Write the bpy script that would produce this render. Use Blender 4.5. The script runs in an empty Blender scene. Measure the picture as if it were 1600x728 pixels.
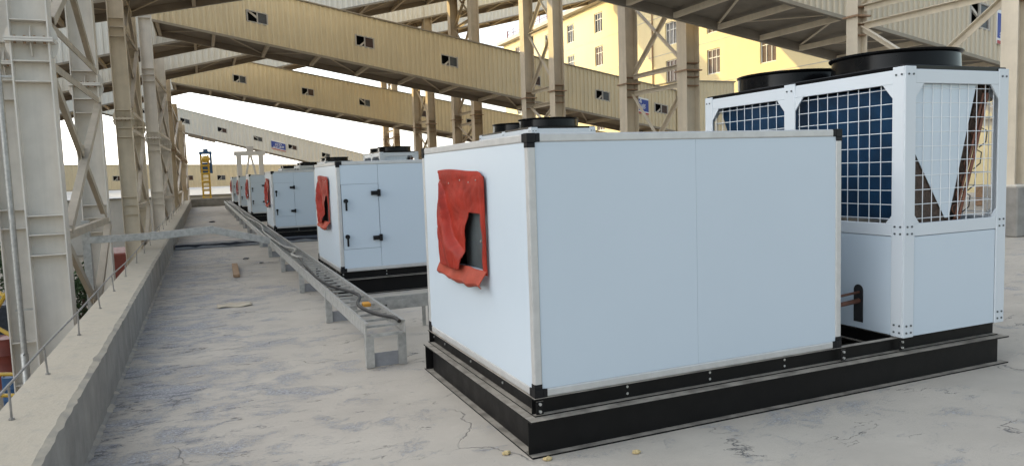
import bpy, bmesh, math, random
from mathutils import Vector, Matrix
random.seed(7)
S = bpy.context.scene
COL = S.collection
R = math.radians

# ------------------------------------------------------------------ materials
def mat(name, base, rough=.6, metal=0., spec=.5, noise=None, bump=None, dust=None, streak=None, rust=None, coat=0, rvar=1.):
    """base colour, with optional wear: noise=(scale, amount), streak=(scale, amount) vertical runs,
    rust=(threshold, colour), dust=(colour, amount) on upward faces, bump=(scale, strength)"""
    m = bpy.data.materials.new(name); m.use_nodes = True
    nt = m.node_tree; N = nt.nodes; L = nt.links
    b = N['Principled BSDF']
    b.inputs['Base Color'].default_value = (*base, 1); b.inputs['Roughness'].default_value = rough
    b.inputs['Metallic'].default_value = metal; b.inputs['Specular IOR Level'].default_value = spec
    if coat: b.inputs['Coat Weight'].default_value = coat
    tc = N.new('ShaderNodeTexCoord'); oi = N.new('ShaderNodeObjectInfo')
    add = N.new('ShaderNodeVectorMath'); add.operation = 'MULTIPLY_ADD'
    L.new(oi.outputs['Random'], add.inputs[0]); add.inputs[1].default_value = (37, 51, 23)
    L.new(tc.outputs['Object'], add.inputs[2])
    P = add.outputs[0]
    cur = None
    def rgb(c):
        n = N.new('ShaderNodeRGB'); n.outputs[0].default_value = (*c, 1); return n.outputs[0]
    def mix(fac, a, c, mode='MIX'):
        n = N.new('ShaderNodeMix'); n.data_type = 'RGBA'; n.blend_type = mode
        if hasattr(fac, 'links'): L.new(fac, n.inputs[0])
        else: n.inputs[0].default_value = fac
        L.new(a, n.inputs[6]); L.new(c, n.inputs[7]); return n.outputs[2]
    def noise_tex(scale, vec=P, detail=6, rough_=.6):
        n = N.new('ShaderNodeTexNoise'); n.inputs['Scale'].default_value = scale; n.inputs['Detail'].default_value = detail
        n.inputs['Roughness'].default_value = rough_; L.new(vec, n.inputs['Vector']); return n.outputs[0]
    def ramp(v, a, c, lo=0., hi=1.):
        n = N.new('ShaderNodeMapRange'); L.new(v, n.inputs[0]); n.inputs[1].default_value = a; n.inputs[2].default_value = c
        n.inputs[3].default_value = lo; n.inputs[4].default_value = hi; n.clamp = True; return n.outputs[0]
    cur = rgb(base)
    if noise:
        f = ramp(noise_tex(noise[0]), .3, .7, 1 - noise[1], 1 + noise[1])
        v = N.new('ShaderNodeVectorMath'); v.operation = 'SCALE'; L.new(cur, v.inputs[0]); L.new(f, v.inputs['Scale']); cur = v.outputs[0]
    if streak:
        mp = N.new('ShaderNodeMapping'); mp.inputs['Scale'].default_value = (1, 1, .06); L.new(P, mp.inputs[0])
        f = ramp(noise_tex(streak[0], mp.outputs[0]), .45, .72, 0, streak[1])
        cur = mix(f, cur, rgb(tuple(c * .55 for c in base)))
    if rust:
        f = ramp(noise_tex(2.3, detail=9, rough_=.75), rust[0], rust[0] + .06, 0, .8)
        cur = mix(f, cur, rgb(rust[1]))
    if dust:
        g = N.new('ShaderNodeNewGeometry'); sx = N.new('ShaderNodeSeparateXYZ'); L.new(g.outputs['Normal'], sx.inputs[0])
        up = ramp(sx.outputs[2], .6, .95)
        nf = ramp(noise_tex(9), .3, .6, .45, 1)
        mu = N.new('ShaderNodeMath'); mu.operation = 'MULTIPLY'; L.new(up, mu.inputs[0]); L.new(nf, mu.inputs[1])
        mu2 = N.new('ShaderNodeMath'); mu2.operation = 'MULTIPLY'; L.new(mu.outputs[0], mu2.inputs[0]); mu2.inputs[1].default_value = dust[1]
        cur = mix(mu2.outputs[0], cur, rgb(dust[0]))
    L.new(cur, b.inputs['Base Color'])
    if bump:
        bp = N.new('ShaderNodeBump'); bp.inputs['Strength'].default_value = bump[1]; bp.inputs['Distance'].default_value = .02
        L.new(noise_tex(bump[0], detail=5), bp.inputs['Height']); L.new(bp.outputs[0], b.inputs['Normal'])
    rr = ramp(noise_tex(5.1), .3, .7, max(rough - .07*rvar, .02), min(rough + .1*rvar, 1)); L.new(rr, b.inputs['Roughness'])
    return m

RUST = (.22, .10, .045)
M = dict(
    panel=mat('white_panel', (.55, .625, .69), .30, noise=(.7, .015), bump=(.8, .12), rvar=.15),
    posts=mat('white_coated_steel', (.60, .64, .672), .35, noise=(2, .015), rvar=.3),
    alu=mat('aluminium_profile', (.56, .555, .54), .42, .35, noise=(14, .07)),
    plastic=mat('black_plastic', (.008, .008, .009), .5, spec=.25, noise=(20, .2)),
    blacksteel=mat('black_painted_steel', (.0065, .006, .006), .45, spec=.2, noise=(6, .25), rust=(.70, RUST), dust=((.40, .36, .30), .95), bump=(20, .04)),
    blackcowl=mat('black_fan_cowl', (.0045, .0045, .005), .17, spec=.16, noise=(4, .25)),
    bolt=mat('zinc_bolt', (.5, .5, .48), .45, .7),
    seam=mat('panel_gap', (.22, .24, .27), .6),
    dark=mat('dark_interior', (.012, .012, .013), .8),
    canvas=mat('red_canvas', (.285, .022, .0105), .55, spec=.25, noise=(7, .3), bump=(60, .12)),
    canvas_faded=mat('faded_red_canvas', (.36, .062, .035), .65, spec=.3, noise=(6, .25), bump=(60, .12)),
    plate=mat('grey_damper_plate', (.085, .10, .105), .45, .3, noise=(7, .2)),
    fins=mat('blue_coil_fins', (.008, .045, .108), .42, noise=(4, .35), bump=(90, .2)),  # noise paints an uneven sheen into the fin colour
    coilend=mat('coil_end_brown', (.07, .045, .032), .55, .3, noise=(60, .6), bump=(70, .5)),
    copper=mat('copper_pipe', (.17, .075, .048), .45, .5, noise=(12, .3)),
    wire=mat('white_wire_grille', (.74, .77, .79), .4),
    galv=mat('galvanised_steel', (.47, .465, .445), .45, .55, noise=(16, .22), dust=((.36, .33, .28), .5)),
    steel=mat('cream_painted_steel', (.685, .635, .56), .55, noise=(3, .08), streak=(5, .28), rust=(.69, (.27, .17, .10)), bump=(9, .05)),
    bracesteel=mat('shaded_brown_brace_steel', (.45, .385, .30), .6, noise=(3, .12), streak=(5, .2), rust=(.67, (.24, .14, .08))),  # brown brace steel, colour darkened for the shade on down-facing braces
    steelwarm=mat('tan_painted_steel', (.52, .415, .28), .55, noise=(3, .1), streak=(5, .25), rust=(.66, (.24, .12, .06))),
    rusty=mat('rust_stained_steel', (.30, .19, .115), .7, noise=(9, .3)),
    tan=mat('tan_cladding', (.71, .60, .40), .5, noise=(.6, .05), streak=(3, .14)),
    beige=mat('beige_cladding', (.60, .525, .40), .5, noise=(.6, .05), streak=(3, .14)),
    towersteel=mat('cream_tower_steel', (.63, .55, .43), .55, noise=(3, .08), streak=(5, .25), rust=(.70, (.27, .16, .09)), bump=(9, .05)),
    cream=mat('cream_cladding', (.76, .73, .65), .5, noise=(.6, .05), streak=(3, .08)),
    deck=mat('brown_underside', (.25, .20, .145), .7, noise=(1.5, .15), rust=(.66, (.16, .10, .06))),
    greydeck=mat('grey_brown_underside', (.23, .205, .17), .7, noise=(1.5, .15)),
    roofsheet=mat('gallery_roof_sheet', (.30, .26, .20), .6, noise=(1, .1)),
    yellowwall=mat('yellow_render', (.73, .62, .36), .8, noise=(.35, .04), streak=(1.2, .10), bump=(8, .08)),
    coping=mat('grey_coping', (.47, .44, .40), .8, noise=(1, .12), streak=(2, .2)),
    white=mat('white_frame_paint', (.74, .74, .71), .5),
    glass=mat('dark_window_glass', (.02, .022, .025), .12, spec=.2),
    bluish=mat('blue_grey_window_pane', (.08, .085, .09), .2, spec=.25, noise=(2, .3)),
    brownpane=mat('brown_window_blind', (.075, .045, .035), .3, spec=.25),
    blue=mat('blue_sign_paint', (.035, .07, .32), .45),
    bluesteel=mat('blue_painted_steel', (.025, .085, .20), .5, noise=(2, .12)),
    yellow=mat('yellow_painted_steel', (.52, .33, .035), .5, noise=(2, .12)),
    signred=mat('red_stripe', (.45, .08, .08), .5),
    signwhite=mat('white_lettering', (.78, .78, .78), .5),
    concrete=mat('parapet_concrete', (.265, .25, .225), .85, noise=(3.2, .22), dust=((.44, .385, .295), 1.25), bump=(22, .35)),
    rod=mat('weathered_rod', (.27, .255, .235), .6, .4, noise=(20, .25)),
    membrane=mat('dark_blue_membrane', (.028, .033, .048), .5, noise=(8, .4), bump=(9, .5)),
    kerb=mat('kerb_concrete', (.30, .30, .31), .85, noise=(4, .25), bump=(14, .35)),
    wood=mat('weathered_plank', (.36, .23, .13), .75, noise=(9, .25)),
    card=mat('cardboard', (.50, .43, .32), .85, noise=(4, .12)),
    foam=mat('yellow_foam', (.60, .46, .23), .9, noise=(50, .3), bump=(60, .4)),
    cable=mat('black_cable', (.02, .02, .021), .5, dust=((.22, .20, .17), .2)),
    conduit=mat('grey_conduit', (.36, .345, .31), .55),
    orange=mat('orange_tag', (.55, .26, .03), .6),
    redpaint=mat('red_painted_steel', (.20, .04, .025), .5, noise=(3, .2)),
    bark=mat('bark', (.10, .07, .05), .9, noise=(6, .3)),
    leaf=mat('leaf_green', (.035, .07, .022), .7, noise=(3, .4)),
    pale=mat('pale_shed_sheet', (.53, .51, .47), .6, noise=(.5, .08), streak=(2, .1)),
    grout=mat('pale_plate', (.33, .325, .31), .7, noise=(6, .2)),
)

def roof_material():
    m = bpy.data.materials.new('skimmed_roof'); m.use_nodes = True
    nt = m.node_tree; N = nt.nodes; L = nt.links; b = N['Principled BSDF']
    tc = N.new('ShaderNodeTexCoord'); P = tc.outputs['Object']
    def mp(scale, rot=0):
        n = N.new('ShaderNodeMapping'); n.inputs['Scale'].default_value = scale; n.inputs['Rotation'].default_value = (0, 0, rot); L.new(P, n.inputs[0]); return n.outputs[0]
    def nz(vec, s, d=8, r=.6, dist=0):
        n = N.new('ShaderNodeTexNoise'); n.inputs['Scale'].default_value = s; n.inputs['Detail'].default_value = d
        n.inputs['Roughness'].default_value = r; n.inputs['Distortion'].default_value = dist; L.new(vec, n.inputs['Vector']); return n.outputs[0]
    def rg(v, a, c, lo=0., hi=1.):
        n = N.new('ShaderNodeMapRange'); L.new(v, n.inputs[0]); n.inputs[1].default_value = a; n.inputs[2].default_value = c
        n.inputs[3].default_value = lo; n.inputs[4].default_value = hi; n.clamp = True; return n.outputs[0]
    def op(o, a, c):
        n = N.new('ShaderNodeMath'); n.operation = o
        for i, v in enumerate((a, c)):
            if hasattr(v, 'links'): L.new(v, n.inputs[i])
            else: n.inputs[i].default_value = v
        return n.outputs[0]
    def mixc(f, a, c):
        n = N.new('ShaderNodeMix'); n.data_type = 'RGBA'
        if hasattr(f, 'links'): L.new(f, n.inputs[0])
        else: n.inputs[0].default_value = f
        for i, v in ((6, a), (7, c)):
            if isinstance(v, tuple): n.inputs[i].default_value = (*v, 1)
            else: L.new(v, n.inputs[i])
        return n.outputs[2]
    sx = N.new('ShaderNodeSeparateXYZ'); L.new(P, sx.inputs[0])
    near_parapet = rg(sx.outputs[0], -.65, 1.2, .135, 0)
    st = mp((.85, 1.15, 1), R(8))                        # trowel streaks run roughly across the roof
    big = nz(st, .55, 3, .5)
    mid = nz(st, 2.9, 12, .74, .5)
    fine = nz(mp((1, 1.5, 1)), 42, 5, .8)
    wear = op('ADD', op('ADD', op('MULTIPLY', big, .30), op('MULTIPLY', mid, .95)), near_parapet)   # ~.65 mean
    wear = op('ADD', wear, op('MULTIPLY', op('SUBTRACT', fine, .5), .62))
    exposed = rg(wear, .70, .775, 0, .9)
    skim = mixc(rg(nz(P, 1.3, 6), .3, .7), (.415, .37, .31), (.505, .455, .38))
    skim = mixc(rg(nz(mp((.6, 1.7, 1), R(4)), 2.6, 8), .50, .74, 0, .45), skim, (.41, .365, .30))
    memb = mixc(rg(fine, .40, .57), (.125, .13, .15), (.44, .432, .425))
    c = mixc(exposed, skim, memb)
    scar = rg(op('ADD', nz(mp((.8, 2.6, 1), R(10)), 3.7, 12, .76, .7), op('MULTIPLY', near_parapet, .7)), .625, .69)
    c = mixc(op('MULTIPLY', scar, rg(fine, .38, .55)), c, (.12, .122, .135))
    # thin tears in the skim, dark and sharp, running in short broken lines
    rdg = op('ABSOLUTE', op('SUBTRACT', nz(mp((.55, 1.5, 1), R(-14)), 1.5, 7, .62, .5), .5), 0.)
    tear = op('MULTIPLY', rg(rdg, .0025, .0065, 1, 0), rg(nz(P, 2.1, 4, .6), .55, .62))
    c = mixc(op('MULTIPLY', tear, .8), c, (.075, .075, .08))
    # fine cracks
    v = N.new('ShaderNodeTexVoronoi'); v.feature = 'DISTANCE_TO_EDGE'; v.inputs['Scale'].default_value = .42
    wv = N.new('ShaderNodeVectorMath'); wv.operation = 'ADD'; L.new(P, wv.inputs[0])
    nn = N.new('ShaderNodeTexNoise'); nn.inputs['Scale'].default_value = 2.3; nn.inputs['Detail'].default_value = 6; L.new(P, nn.inputs['Vector'])
    sc = N.new('ShaderNodeVectorMath'); sc.operation = 'SCALE'; sc.inputs['Scale'].default_value = .7; L.new(nn.outputs['Color'], sc.inputs[0]); L.new(sc.outputs[0], wv.inputs[1])
    L.new(wv.outputs[0], v.inputs['Vector'])
    crack = op('MULTIPLY', rg(v.outputs['Distance'], .0, .0045, 1, 0), rg(nz(P, .8, 3), .5, .56))
    c = mixc(op('MULTIPLY', crack, .75), c, (.12, .115, .11))
    L.new(c, b.inputs['Base Color']); b.inputs['Roughness'].default_value = .88
    h = op('ADD', op('MULTIPLY', exposed, -.5), op('MULTIPLY', fine, .22)); h = op('ADD', h, op('MULTIPLY', mid, .8)); h = op('SUBTRACT', op('SUBTRACT', h, op('MULTIPLY', crack, .6)), op('MULTIPLY', tear, .9))
    bp = N.new('ShaderNodeBump'); bp.inputs['Strength'].default_value = .55; bp.inputs['Distance'].default_value = .02
    L.new(h, bp.inputs['Height']); L.new(bp.outputs[0], b.inputs['Normal'])
    return m
M['roof'] = roof_material()

def ground_material():
    return mat('yard_earth', (.20, .175, .135), .95, noise=(.12, .35), bump=(1, .3))
M['yard'] = ground_material()

# ------------------------------------------------------------------ mesh builder
class MB:
    def __init__(s): s.v = []; s.f = []; s.sm = []
    def add(s, vs, fs, smooth=False):
        o = len(s.v); s.v += [tuple(v) for v in vs]
        for f in fs: s.f.append(tuple(i + o for i in f)); s.sm.append(smooth)
        return s
    def box(s, x0, x1, y0, y1, z0, z1):
        return s.add([(x0,y0,z0),(x1,y0,z0),(x1,y1,z0),(x0,y1,z0),(x0,y0,z1),(x1,y0,z1),(x1,y1,z1),(x0,y1,z1)],
              [(0,3,2,1),(4,5,6,7),(0,1,5,4),(1,2,6,5),(2,3,7,6),(3,0,4,7)])
    def sbox(s, x0, x1, y0, y1, zb, zt):   # sheared box: zb, zt functions of x
        a, b, c, d = zb(x0), zb(x1), zt(x0), zt(x1)
        return s.add([(x0,y0,a),(x1,y0,b),(x1,y1,b),(x0,y1,a),(x0,y0,c),(x1,y0,d),(x1,y1,d),(x0,y1,c)],
              [(0,3,2,1),(4,5,6,7),(0,1,5,4),(1,2,6,5),(2,3,7,6),(3,0,4,7)])
    def bar(s, p, q, w, h, up=(0,0,1)):
        p = Vector(p); q = Vector(q); d = (q - p).normalized(); u = Vector(up)
        if abs(d.dot(u)) > .98: u = Vector((0,1,0))
        r = d.cross(u).normalized() * w / 2; u = r.cross(d).normalized() * h / 2
        vs = [p-r-u, p+r-u, p+r+u, p-r+u, q-r-u, q+r-u, q+r+u, q-r+u]
        return s.add(vs, [(0,1,2,3),(7,6,5,4),(0,4,5,1),(1,5,6,2),(2,6,7,3),(3,7,4,0)])
    def angle(s, p, q, w, t=.012, up=(0,0,1)):     # an L-section brace
        s.bar(p, q, w, t, up)
        p = Vector(p); q = Vector(q); d = (q - p).normalized(); u = Vector(up)
        if abs(d.dot(u)) > .98: u = Vector((0,1,0))
        r = d.cross(u).normalized(); u = r.cross(d).normalized(); o = r * (w/2 - t/2) - u * (w/2 + t/2)
        return s.bar(p + o, q + o, t, w - .002, up)
    def tube(s, pts, r, n=8, cap=True):
        pts = [Vector(p) for p in pts]; rings = []; prev = None
        for i, p in enumerate(pts):
            d = (pts[min(i+1, len(pts)-1)] - pts[max(i-1, 0)]).normalized()
            u = Vector((0,0,1)) if abs(d.z) < .9 else Vector((0,1,0))
            if prev is not None: u = prev
            a = d.cross(u).normalized(); u = a.cross(d).normalized(); prev = u
            rr = r[i] if isinstance(r, (list, tuple)) else r
            rings.append([p + (a*math.cos(2*math.pi*k/n) + u*math.sin(2*math.pi*k/n))*rr for k in range(n)])
        vs = [v for g in rings for v in g]; fs = []
        for i in range(len(pts)-1):
            for k in range(n): fs.append((i*n+k, i*n+(k+1)%n, (i+1)*n+(k+1)%n, (i+1)*n+k))
        s.add(vs, fs, True)
        if cap: s.add(rings[0], [tuple(range(n))[::-1]]); s.add(rings[-1], [tuple(range(n))])
        return s
    def lathe(s, prof, n=40, c=(0,0,0)):            # prof [(r, z)] about z
        vs = []; fs = []
        for r, z in prof:
            for k in range(n): a = 2*math.pi*k/n; vs.append((c[0]+r*math.cos(a), c[1]+r*math.sin(a), c[2]+z))
        for i in range(len(prof)-1):
            for k in range(n): fs.append((i*n+k, i*n+(k+1)%n, (i+1)*n+(k+1)%n, (i+1)*n+k))
        return s.add(vs, fs, True)
    def prism(s, poly, fn, t0, t1):                 # polygon (a,b) extruded; fn(a,b,t)->xyz
        n = len(poly)
        vs = [fn(a, b, t0) for a, b in poly] + [fn(a, b, t1) for a, b in poly]
        fs = [tuple(range(n))[::-1], tuple(range(n, 2*n))] + [(i, (i+1) % n, n+(i+1) % n, n+i) for i in range(n)]
        return s.add(vs, fs)
    def disc(s, c, ax, r, t, n=12):                  # short cylinder centred c along ax
        c = Vector(c); a = Vector(ax).normalized(); return s.tube([c - a*t/2, c + a*t/2], r, n)
    def build(s, name, m, parent=None, org=(0,0,0), bevel=0, seg=1):
        me = bpy.data.meshes.new(name)
        me.from_pydata([(v[0]-org[0], v[1]-org[1], v[2]-org[2]) for v in s.v], [], s.f)
        for p, k in zip(me.polygons, s.sm): p.use_smooth = k
        bm = bmesh.new(); bm.from_mesh(me)
        bmesh.ops.recalc_face_normals(bm, faces=bm.faces)
        if bevel:
            es = [e for e in bm.edges if len(e.link_faces) == 2 and e.calc_face_angle(0) > R(35)]
            bmesh.ops.bevel(bm, geom=es, offset=bevel, segments=seg, affect='EDGES', profile=.5, clamp_overlap=True)
        bm.to_mesh(me); bm.free()
        if any(s.sm): me.set_sharp_from_angle(angle=R(38))
        me.materials.append(M[m])
        o = bpy.data.objects.new(name, me); COL.objects.link(o)
        if parent: o.parent = parent
        else: o.location = org
        return o

def tag(o, label, cat, group=None):
    o['label'] = label; o['category'] = cat
    if group: o['group'] = group
    return o
def thing(name, label, cat, loc=(0,0,0), group=None):
    o = bpy.data.objects.new(name, None); o.empty_display_size = .2; COL.objects.link(o); o.location = loc
    return tag(o, label, cat, group)
def structure(o): o['kind'] = 'structure'; return o
def dup(root, loc, label, group=None):
    def cp(o, parent):
        c = o.copy(); COL.objects.link(c); c.parent = parent
        for k in o.children: cp(k, c)
        return c
    r = root.copy(); COL.objects.link(r); r.location = loc; r['label'] = label
    for k in list(root.children): cp(k, r)
    return r
def text_part(body, size, m, parent, loc, rot, depth=.004, scale=(1,1,1)):
    cu = bpy.data.curves.new('lettering', 'FONT'); cu.body = body; cu.size = size; cu.extrude = depth; cu.align_x = 'CENTER'; cu.align_y = 'CENTER'
    t = bpy.data.objects.new('lettering_curve', cu); COL.objects.link(t)
    dg = bpy.context.evaluated_depsgraph_get(); dg.update()
    me = bpy.data.meshes.new_from_object(t.evaluated_get(dg)); bpy.data.objects.remove(t)
    me.materials.clear(); me.materials.append(M[m])
    o = bpy.data.objects.new('lettering', me); COL.objects.link(o); o.parent = parent
    o.location = loc; o.rotation_euler = rot; o.scale = scale
    return o

# ------------------------------------------------------------------ camera
F, YAW, PIT, ROL = 1138.96, R(22.863), R(-4.873), R(-1.991)
fw = Vector((math.sin(YAW)*math.cos(PIT), math.cos(YAW)*math.cos(PIT), math.sin(PIT)))
rt = Vector((math.cos(YAW), -math.sin(YAW), 0)); up = rt.cross(fw)
r2 = rt*math.cos(ROL) + up*math.sin(ROL); u2 = -rt*math.sin(ROL) + up*math.cos(ROL)
cam = bpy.data.cameras.new('camera'); cam.sensor_width = 36; cam.lens = F/1600*36; cam.clip_start = .05; cam.clip_end = 4000
co = bpy.data.objects.new('camera', cam); COL.objects.link(co)
co.matrix_world = Matrix(((r2.x, u2.x, -fw.x, 0), (r2.y, u2.y, -fw.y, 0), (r2.z, u2.z, -fw.z, 1.6), (0,0,0,1)))
S.camera = co

# ------------------------------------------------------------------ light
SUN_TRAVEL = Vector((1.6, -1.0, -.54)).normalized()
w = bpy.data.worlds.new('World'); S.world = w; w.use_nodes = True
nt = w.node_tree; bg = nt.nodes['Background']
sky = nt.nodes.new('ShaderNodeTexSky'); sky.sky_type = 'NISHITA'; sky.sun_disc = False
el = math.asin(-SUN_TRAVEL.z); az = math.atan2(-SUN_TRAVEL.x, -SUN_TRAVEL.y)   # azimuth from +Y towards +X
sky.sun_elevation = el; sky.sun_rotation = az
sky.air_density = 1.0; sky.dust_density = 1.5; sky.ozone_density = .5; sky.altitude = 0
bg.inputs[1].default_value = .10
tc = nt.nodes.new('ShaderNodeTexCoord'); sx = nt.nodes.new('ShaderNodeSeparateXYZ'); nt.links.new(tc.outputs['Generated'], sx.inputs[0])
mr = nt.nodes.new('ShaderNodeMapRange'); mr.interpolation_type = 'SMOOTHERSTEP'; nt.links.new(sx.outputs[2], mr.inputs[0])
mr.inputs[1].default_value = -.05; mr.inputs[2].default_value = .55; mr.inputs[3].default_value = 1; mr.inputs[4].default_value = .5
nz = nt.nodes.new('ShaderNodeTexNoise'); nz.inputs['Scale'].default_value = 2.2; nz.inputs['Detail'].default_value = 5
mpn = nt.nodes.new('ShaderNodeMapping'); mpn.inputs['Scale'].default_value = (1, 1, 3); nt.links.new(tc.outputs['Generated'], mpn.inputs[0]); nt.links.new(mpn.outputs[0], nz.inputs['Vector'])
mv = nt.nodes.new('ShaderNodeMapRange'); nt.links.new(nz.outputs[0], mv.inputs[0]); mv.inputs[1].default_value = .3; mv.inputs[2].default_value = .7; mv.inputs[3].default_value = .8; mv.inputs[4].default_value = 1.15
mm = nt.nodes.new('ShaderNodeMath'); mm.operation = 'MULTIPLY'; dt = nt.nodes.new('ShaderNodeVectorMath'); dt.operation = 'DOT_PRODUCT'; nt.links.new(tc.outputs['Generated'], dt.inputs[0]); dt.inputs[1].default_value = -SUN_TRAVEL
ds = nt.nodes.new('ShaderNodeMapRange'); ds.interpolation_type = 'SMOOTHSTEP'; nt.links.new(dt.outputs['Value'], ds.inputs[0]); ds.inputs[1].default_value = -.1; ds.inputs[2].default_value = 1; ds.inputs[3].default_value = .42; ds.inputs[4].default_value = 4.6
mw = nt.nodes.new('ShaderNodeMath'); mw.operation = 'MULTIPLY'; nt.links.new(mr.outputs[0], mw.inputs[0]); nt.links.new(ds.outputs[0], mw.inputs[1])
nt.links.new(mw.outputs[0], mm.inputs[0]); nt.links.new(mv.outputs[0], mm.inputs[1])
hz = nt.nodes.new('ShaderNodeVectorMath'); hz.operation = 'SCALE'; hz.inputs[0].default_value = (4.75, 4.8, 4.85); nt.links.new(mm.outputs[0], hz.inputs['Scale'])
ad = nt.nodes.new('ShaderNodeVectorMath'); ad.operation = 'ADD'; nt.links.new(sky.outputs[0], ad.inputs[0]); nt.links.new(hz.outputs[0], ad.inputs[1])
nt.links.new(ad.outputs[0], bg.inputs[0])
sl = bpy.data.lights.new('sun', 'SUN'); sl.energy = 2.0; sl.angle = R(.5); sl.color = (1, .76, .30)
so = bpy.data.objects.new('sun', sl); COL.objects.link(so)
so.rotation_euler = SUN_TRAVEL.to_track_quat('-Z', 'Y').to_euler()
S.view_settings.view_transform = 'Standard'; S.view_settings.look = 'None'
S.view_settings.exposure = .94; S.view_settings.gamma = 1; S.view_settings.use_curve_mapping = False

# ------------------------------------------------------------------ the setting
GZ = -6.0
ROOF_X0 = -1.06
structure(MB().add([(-1500,-1500,GZ),(1500,-1500,GZ),(1500,2500,GZ),(-1500,2500,GZ)], [(0,1,2,3)]).build('ground', 'yard'))
structure(MB().box(ROOF_X0, 30, -14, 58, GZ+.004, 0).build('roof', 'roof'))

def wavy_parapet():
    # edge line a little chipped: rows of vertices along Y with small jitter
    mb = MB(); ys = [-14 + .07*i for i in range(int(65.2/.07))]; rnd = random.Random(3)
    prof0 = [(ROOF_X0, .004), (ROOF_X0, .43), (-.745, .43), (-.712, .415), (-.712, .03), (-.69, .004)]
    vs = []
    chip = 0
    for y in ys:
        chip = .55*chip + rnd.gauss(0, .0032)
        for i, (x, z) in enumerate(prof0):
            j = 0; k = 0
            if i == 2: j = chip; k = rnd.gauss(0, .002)
            if i == 3: j = chip*.25 + rnd.gauss(0, .003); k = -abs(chip)*1.2
            if i == 4: j = rnd.gauss(0, .004)
            if i == 5: j = rnd.gauss(0, .006)
            vs.append((x+j, y, z+k))
    n = len(prof0); fs = []
    for r in range(len(ys)-1):
        for i in range(n-1): fs.append((r*n+i, (r+1)*n+i, (r+1)*n+i+1, r*n+i+1))
    mb.add(vs, fs); mb.add(vs[:n], [tuple(range(n))]); mb.add(vs[-n:], [tuple(range(n))])
    return mb
par = tag(wavy_parapet().build('parapet_wall', 'concrete'), 'long low concrete parapet along the left edge of the roof', 'parapet')
tag(MB().box(-.69, 12, 50.6, 50.95, .004, .50).build('parapet_wall', 'concrete', bevel=.015), 'low concrete kerb wall closing the far end of the roof', 'parapet')

# raised kerb across the roof with dark sheet on it
k = thing('roof_kerb', 'low raised kerb with dark sheeting crossing the roof beyond the wood plank', 'kerb', (2, 19, 0))
MB().box(-.68, 9, 18.9, 19.5, .004, .10).build('upstand', 'kerb', k, (2,19,0), bevel=.012)
sh = MB(); xs = [-.68 + i*.15 for i in range(65)]; rnd = random.Random(5); vs = []; fs = []
for i, x in enumerate(xs):
    a, b_ = rnd.uniform(-.02, .02), rnd.uniform(-.01, .012)
    vs += [(x, 18.885, .062+a), (x, 18.87, .11+b_), (x, 19.25+a, .118+b_), (x, 19.53, .108)]
for i in range(len(xs)-1):
    for j in range(3): fs.append((i*4+j, i*4+j+1, (i+1)*4+j+1, (i+1)*4+j))
sh.add(vs, fs, True).build('sheeting', 'membrane', k, (2,19,0))
sb = MB()
vs = [(3.0+.16*i, y+.06*math.sin(i*1.7), .125+.03*math.sin(i*2.3+y*9)+.02) for i in range(9) for y in (18.78, 19.0, 19.25)]
fs = [(i*3+j, i*3+j+1, i*3+j+4, i*3+j+3) for i in range(8) for j in range(2)]
sb.add(vs, fs, True); o = sb.build('plastic_sheet', 'pale')
tag(o, 'crumpled pale plastic sheet lying on the dark roof kerb', 'plastic sheet')

# lightning rod along the parapet
t = thing('parapet_rod', 'thin steel lightning rod on short posts along the parapet top', 'lightning rod', (-.965, 4.3, .43))
post_y = [2.3, 3.3, 4.33, 5.28, 6.55, 7.85, 9.05, 10.4, 12.1, 13.7, 15.3, 17, 18.7, 20.4, 22.2, 24, 26, 28, 30.5, 33, 36, 39, 42, 45, 48]
rnd = random.Random(11)
pts = [(-.965, 1.2, .60)]
for y in post_y:
    lean = rnd.uniform(-.012, .012)
    MB().tube([(-.965, y, .42), (-.965+lean, y+lean, .605)], .006, 6).disc((-.965, y, .434), (0,0,1), .014, .01, 8).build('post', 'rod', t, (-.965,4.3,.43))
    pts.append((-.965+lean, y, .608 + rnd.uniform(-.006, .006)))
MB().tube(pts, .0075, 6).build('rail', 'rod', t, (-.965,4.3,.43))

# ------------------------------------------------------------------ rooftop units
OX, OY = 1.656, 3.67
W, D, Z0, Z1 = 2.319, 2.087, .314, 1.80

def h_beam(p, q, out, h=.21, fwid=.10, tf=.010, tw=.008, ext=(0,0)):
    """H-section lying along p->q (same z = bottom); out = outward unit normal; p,q on the flange tip line"""
    mb = MB(); p = Vector(p); q = Vector(q); d = (q-p).normalized(); o = Vector(out)
    c0 = p - o*fwid/2; c1 = q - o*fwid/2
    for z in (tf/2, h - tf/2):
        mb.bar(c0 - d*ext[0] + Vector((0,0,z)), c1 + d*ext[1] + Vector((0,0,z)), fwid, tf)
    mb.bar(c0 + Vector((0,0,h/2)), c1 + Vector((0,0,h/2)), tw, h - 2*tf)
    return mb
def c_channel(p, q, out, h, fwid=.045, t=.007):
    mb = MB(); p = Vector(p); q = Vector(q); o = Vector(out)
    c0 = p - o*fwid/2; c1 = q - o*fwid/2
    for z in (t/2, h - t/2): mb.bar(c0 + Vector((0,0,z)), c1 + Vector((0,0,z)), fwid, t)
    w0 = p - o*(fwid - t/2); w1 = q - o*(fwid - t/2)
    mb.bar(w0 + Vector((0,0,h/2)), w1 + Vector((0,0,h/2)), t, h - 2*t)
    return mb

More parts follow.
